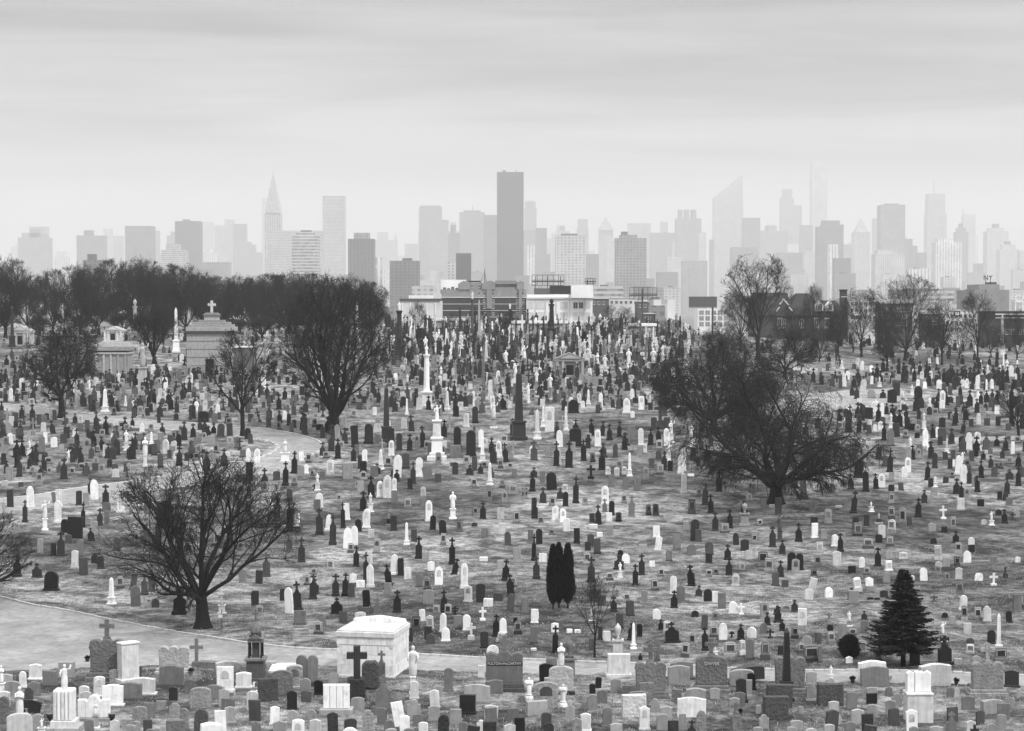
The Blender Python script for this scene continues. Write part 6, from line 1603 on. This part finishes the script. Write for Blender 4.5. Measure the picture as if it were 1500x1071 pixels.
MB().box(-31 * k, 31 * k, .4, d2 - .1, 69.1 * k, 72.5 * k, .03).obj('roof_step', ST[5], o); MB().box(-26 * k, 26 * k, .6, d2 - .3, 72.6 * k, 76 * k, .03).obj('roof_step', ST[5], o); MB().box(-18 * k, 18 * k, .9, d2 - .6, 76.1 * k, 79 * k, .03).obj('roof_step', ST[5], o)
MB().box(-10 * k, 10 * k, 1.4, d2 - 1.4, 79.1 * k, 86 * k, .03).obj('lantern', m, o); MB().box(-12.5 * k, 12.5 * k, 1.2, d2 - 1.2, 86.1 * k, 90 * k, .03, .3).obj('lantern_cap', ST[4], o)
cp = cross_part(k, 12, 20, 88 * k, ST[7], o, .3, 1.4, .3, .68); cp.location.y = d2 / 2
MB().box(-6 * k, 6 * k, .2, .29, 0, 22 * k).obj('door', ST[0], o)
for u, v_, w, lab in ((656, 488, 46, 'low white flat-roofed tomb before the brick block'), (790, 492, 80, 'long low white tomb terrace before the warehouse'), (940, 496, 40, 'low white tomb right of the round warehouse tree')):
    o, k = mon('low_tomb', lab, u, v_, 0, 'tomb')
    MB().box(-w / 2 * k, w / 2 * k, 0, 3.5, -1, 18 * k, .02).obj('wall', ST[5], o); MB().box(-(w / 2 + 2) * k, (w / 2 + 2) * k, -.25, 3.7, 18.1 * k, 22 * k, .03).obj('roof_slab', ST[9], o)
    MB().box(-3 * k, 3 * k, -.04, .05, 0, 12 * k).obj('door', ST[1], o)

# ================================================================== the crowded upper slope and ridge, stone by stone on the ground
rs = random.Random(99)
cells = {}
for x, y, w in PLACED: cells.setdefault((int(x // 2), int(y // 2)), []).append((x, y))
def free(x, y, r):
    i, j = int(x // 2), int(y // 2)
    for a in (-1, 0, 1):
        for b in (-1, 0, 1):
            for px_, py_ in cells.get((i + a, j + b), ()):
                if (px_ - x) ** 2 + (py_ - y) ** 2 < r * r: return False
    return True
fill = []
def try_fill(x, y):
    if abs(x) > y * .275: return
    if on_lane(x, y) or not free(x, y, .95): return
    for tx, ty in TREES:
        if (tx - x) ** 2 + (ty - y) ** 2 < 1.0: return
    u, v = pix(x, y, gz(x, y))
    if v < 470 or v > 960: return
    cells.setdefault((int(x // 2), int(y // 2)), []).append((x, y))
    fill.append((x, y, u, v))
# rows that follow the slope, as graves lie
y = 178.0
while y < 392:
    pitch = 2.1 if y < 230 else 1.9 if y < 300 else 2.0
    x = -y * .275
    while x < y * .275:
        u, v = pix(x, y, gz(x, y))
        p = .74 if 232 < y < 300 else .66 if y >= 300 else .30
        if y < 232: p = .15 if u > 500 else .46
        if u > 1020 and y > 290: p = .07
        if u > 1230 and 215 < y < 275: p = .45
        if u < 560 and y > 285: p = .12
        if 1000 < u < 1230: p *= .5
        # bare lawn strips
        if (math.sin(x * .07 + y * .05) + math.sin(y * .19 + 1.0)) < -1.25: p *= .15
        if rs.random() < p: try_fill(x + rs.gauss(0, .22), y + rs.gauss(0, .3))
        x += rs.uniform(.95, 1.7)
    y += pitch
# a thin scatter of small stones between the measured ones on the open slope
for _ in range(70):
    u, v = rs.uniform(0, 1500), rs.uniform(700, 930)
    x, y = ground(u, v)
    if free(x, y, 1.3): try_fill(x, y)
near_n = 0
for _ in range(900):
    if near_n >= 52: break
    u, v = rs.uniform(5, 1495), rs.uniform(1012, 1084)
    x, y = ground(u, v)
    if free(x, y, .98) and free(x, y - 1.0, .6):
        cells.setdefault((int(x // 2), int(y // 2)), []).append((x, y)); near_n += 1
        c_ = rs.choice(('t4', 't5', 'e4', 'e5', 'r5', 'a4', 'a5', 'e6', 't3', 'h5', 'z4', 'r3', 'e7', 'p5'))
        px_stone(u, v, rs.uniform(13, 20), rs.uniform(16, 27), c_)
fill.sort(key=lambda q: q[1])
far_v, far_f, far_m = [], [], []
mats_far = ST
for i, (x, y, u, v) in enumerate(fill):
    ridge = y > 292 and 560 < u < 1010
    if ridge: code = rs.choice('ssoosccrtgkxctrc'); tone = rs.choice((9, 9, 8, 7, 2, 1, 2, 4, 3, 5, 2, 1, 2, 3))
    elif u > 1230 and y > 210: code = rs.choice('ccccgrtttb'); tone = {'c': 1, 'g': 9, 'r': rs.choice((9, 2)), 't': rs.choice((2, 3, 5)), 'b': 5}[code]
    else: code = rs.choice('bbbbbtttttttrrcccccgx'); tone = {'b': rs.choice((4, 5, 5, 6)), 't': rs.choice((2, 3, 4, 5, 5, 8)), 'r': rs.choice((2, 3, 5, 5, 9)), 'c': rs.choice((1, 2, 2, 3)), 'g': rs.choice((9, 7, 5)), 'x': rs.choice((2, 5)), 'o': 9}[code]
    h = {'s': rs.uniform(2.0, 3.4), 'o': rs.uniform(2.0, 3.6), 'c': rs.uniform(1.5, 2.1), 'k': rs.uniform(1.8, 2.6), 'x': rs.uniform(1.2, 1.9), 'b': rs.uniform(.7, 1.05), 't': rs.uniform(.7, 1.2), 'r': rs.uniform(.8, 1.3), 'g': rs.uniform(1.1, 1.6)}[code]
    w = {'s': .75, 'o': .75, 'c': .66, 'k': .8, 'x': .62, 'b': .62, 't': .6, 'r': .55, 'g': .55}[code] * rs.uniform(.85, 1.25)
    if ridge and y > 345: h *= 1.2
    if v > 690: h = min(h, 1.0); code = 'b' if code in 'sok' else code; tone = min(tone, 5) if code == 'b' else tone
    if LIMIT.get(code, 0) < 295:
        LIMIT[code] = LIMIT.get(code, 0) + 1
        add_stone(code, tone, x, y, w, h, seed=i * 13 + 5, parts=False, uv=(u, v))
    else:
        q = random.Random(i)
        a = q.gauss(0, R(7)); ca, sa = math.cos(a), math.sin(a); z = gz(x, y)
        for nm, mb, mt in stone_parts(code, tone, w, h, q):
            o0 = len(far_v)
            far_v += [(x + p[0] * ca - p[1] * sa, y + p[0] * sa + p[1] * ca, z + p[2]) for p in mb.v]
            far_f += [tuple(j + o0 for j in f) for f in mb.f]
            far_m += [ST.index(mt)] * len(mb.f)
if far_v:
    me = bpy.data.meshes.new('distant_gravestones'); me.from_pydata(far_v, [], far_f)
    for mt in ST: me.materials.append(mt)
    me.polygons.foreach_set('material_index', far_m); me.update()
    tag(mkobj('distant_gravestones', me), 'countless small gravestones crowding the far ridge', 'gravestones', kind='stuff')
MARKS = [('the black cypresses', 822, 892), ('the conical spruce', 1323, 976), ('the white mausoleum', 540, 992), ('the spreading kerb tree', 298, 920), ('the drooping tree', 1132, 738), ('the young lane tree', 871, 963),
         ('the domed granite monument', 375, 994), ('the roadside obelisk', 1152, 1026), ('the tall dark slope obelisk', 760, 644), ('the tallest white statue', 640, 673), ('the thick-trunked tree', 490, 637), ('the slender curved tree', 355, 640),
         ('the round twiggy tree', 90, 612), ('the pedimented mausoleum', 835, 552), ('the slender white column', 625, 598), ('the stepped mausoleum', 307, 548), ('the large round black headstone', 75, 865), ('the large dark cross', 523, 1026),
         ('the FULTON-McCARTHY monument', 739, 1012), ('the clipped shrub', 1244, 963), ('the three-leaf panel monument', 1345, 1056), ('the raised-arm statue', 95, 1068), ('the wide shouldered monument', 138, 1054), ('the DWYER monument', 1042, 1013),
         ('the right edge tree', 1480, 655), ('the ridge column with urn', 808, 497), ('the broad fan-shaped tree', 1326, 540), ('the slim dark obelisk', 566, 647), ('the pilastered mausoleum', 163, 556), ('the fluted white block', 493, 1045),
         ('the far right lobed monument', 1446, 1018), ('the left edge', 0, 800), ('the right edge', 1500, 800), ('the bend of the lane', 430, 665), ('the white cherubs', 800, 1030), ('the black ridge bush', 618, 507)]
auto_labels(ITEMS, MARKS)
print('STONES', len(ITEMS), 'fill', len(fill), LIMIT)
# ================================================================== grass blades over the near lawn
rng = np.random.default_rng(12)
n = 190000
yy = 79 + 62 * rng.random(n) ** 1.25; xx = (rng.random(n) - .5) * 2 * yy * .272
cl = np.sin(xx * 1.9 + np.sin(yy * 1.3) * 2) + np.sin(yy * 2.3 + np.sin(xx * .8) * 2) + .8 * np.sin(xx * .5 - yy * .37)
keep = rng.random(n) < np.clip(.35 + .3 * cl, .04, 1)
inl = np.zeros(n, bool)
for a, b in LANES[:1]:
    ia = np.interp(xx, a[:, 0], a[:, 1]); ib = np.interp(xx, b[:, 0], b[:, 1])
    inl |= (yy < ia + .1) & (yy > ib - .05)
keep &= ~inl
xx, yy = xx[keep], yy[keep]; n = len(xx)
P = np.stack([xx, yy, hgt(xx, yy) - .02], -1)
Dv = np.stack([rng.normal(size=n) * .75, rng.normal(size=n) * .75, np.ones(n)], -1); Dv /= np.linalg.norm(Dv, axis=1, keepdims=True)
M_BLADE = [plain('dry_grass_blade', .40, .9, .45, .35), plain('dark_grass_blade', .085, .9, .4, .35)]
half = rng.random(n) < .6
for q, (mm, nm) in enumerate(((half, 'dry_grass'), (~half, 'dark_grass'))):
    k_ = int(mm.sum())
    go = mkobj(nm, leaf_quads(P[mm], Dv[mm], rng.uniform(.06, .16, k_), rng.uniform(.02, .05, k_), M_BLADE[q], nm))
    tag(go, ('pale dry' if q == 0 else 'dull dark') + ' winter grass blades on the near lawn', 'grass', kind='stuff')

# ================================================================== haze
mh = bpy.data.materials.new('haze_air'); mh.use_nodes = True
t = mh.node_tree; t.nodes.clear()
o_ = N(t, 'ShaderNodeOutputMaterial'); pv = N(t, 'ShaderNodeVolumePrincipled')
pv.inputs['Color'].default_value = (.86, .86, .86, 1)
pv.inputs['Density'].default_value = 1.7e-4
t.links.new(pv.outputs[0], o_.inputs['Volume'])
hz = MB().box(-7200, 7200, -500, 14500, -2.0, 800.0).obj('haze', mh)
tag(hz, 'pale winter haze thickening toward the skyline', kind='stuff')
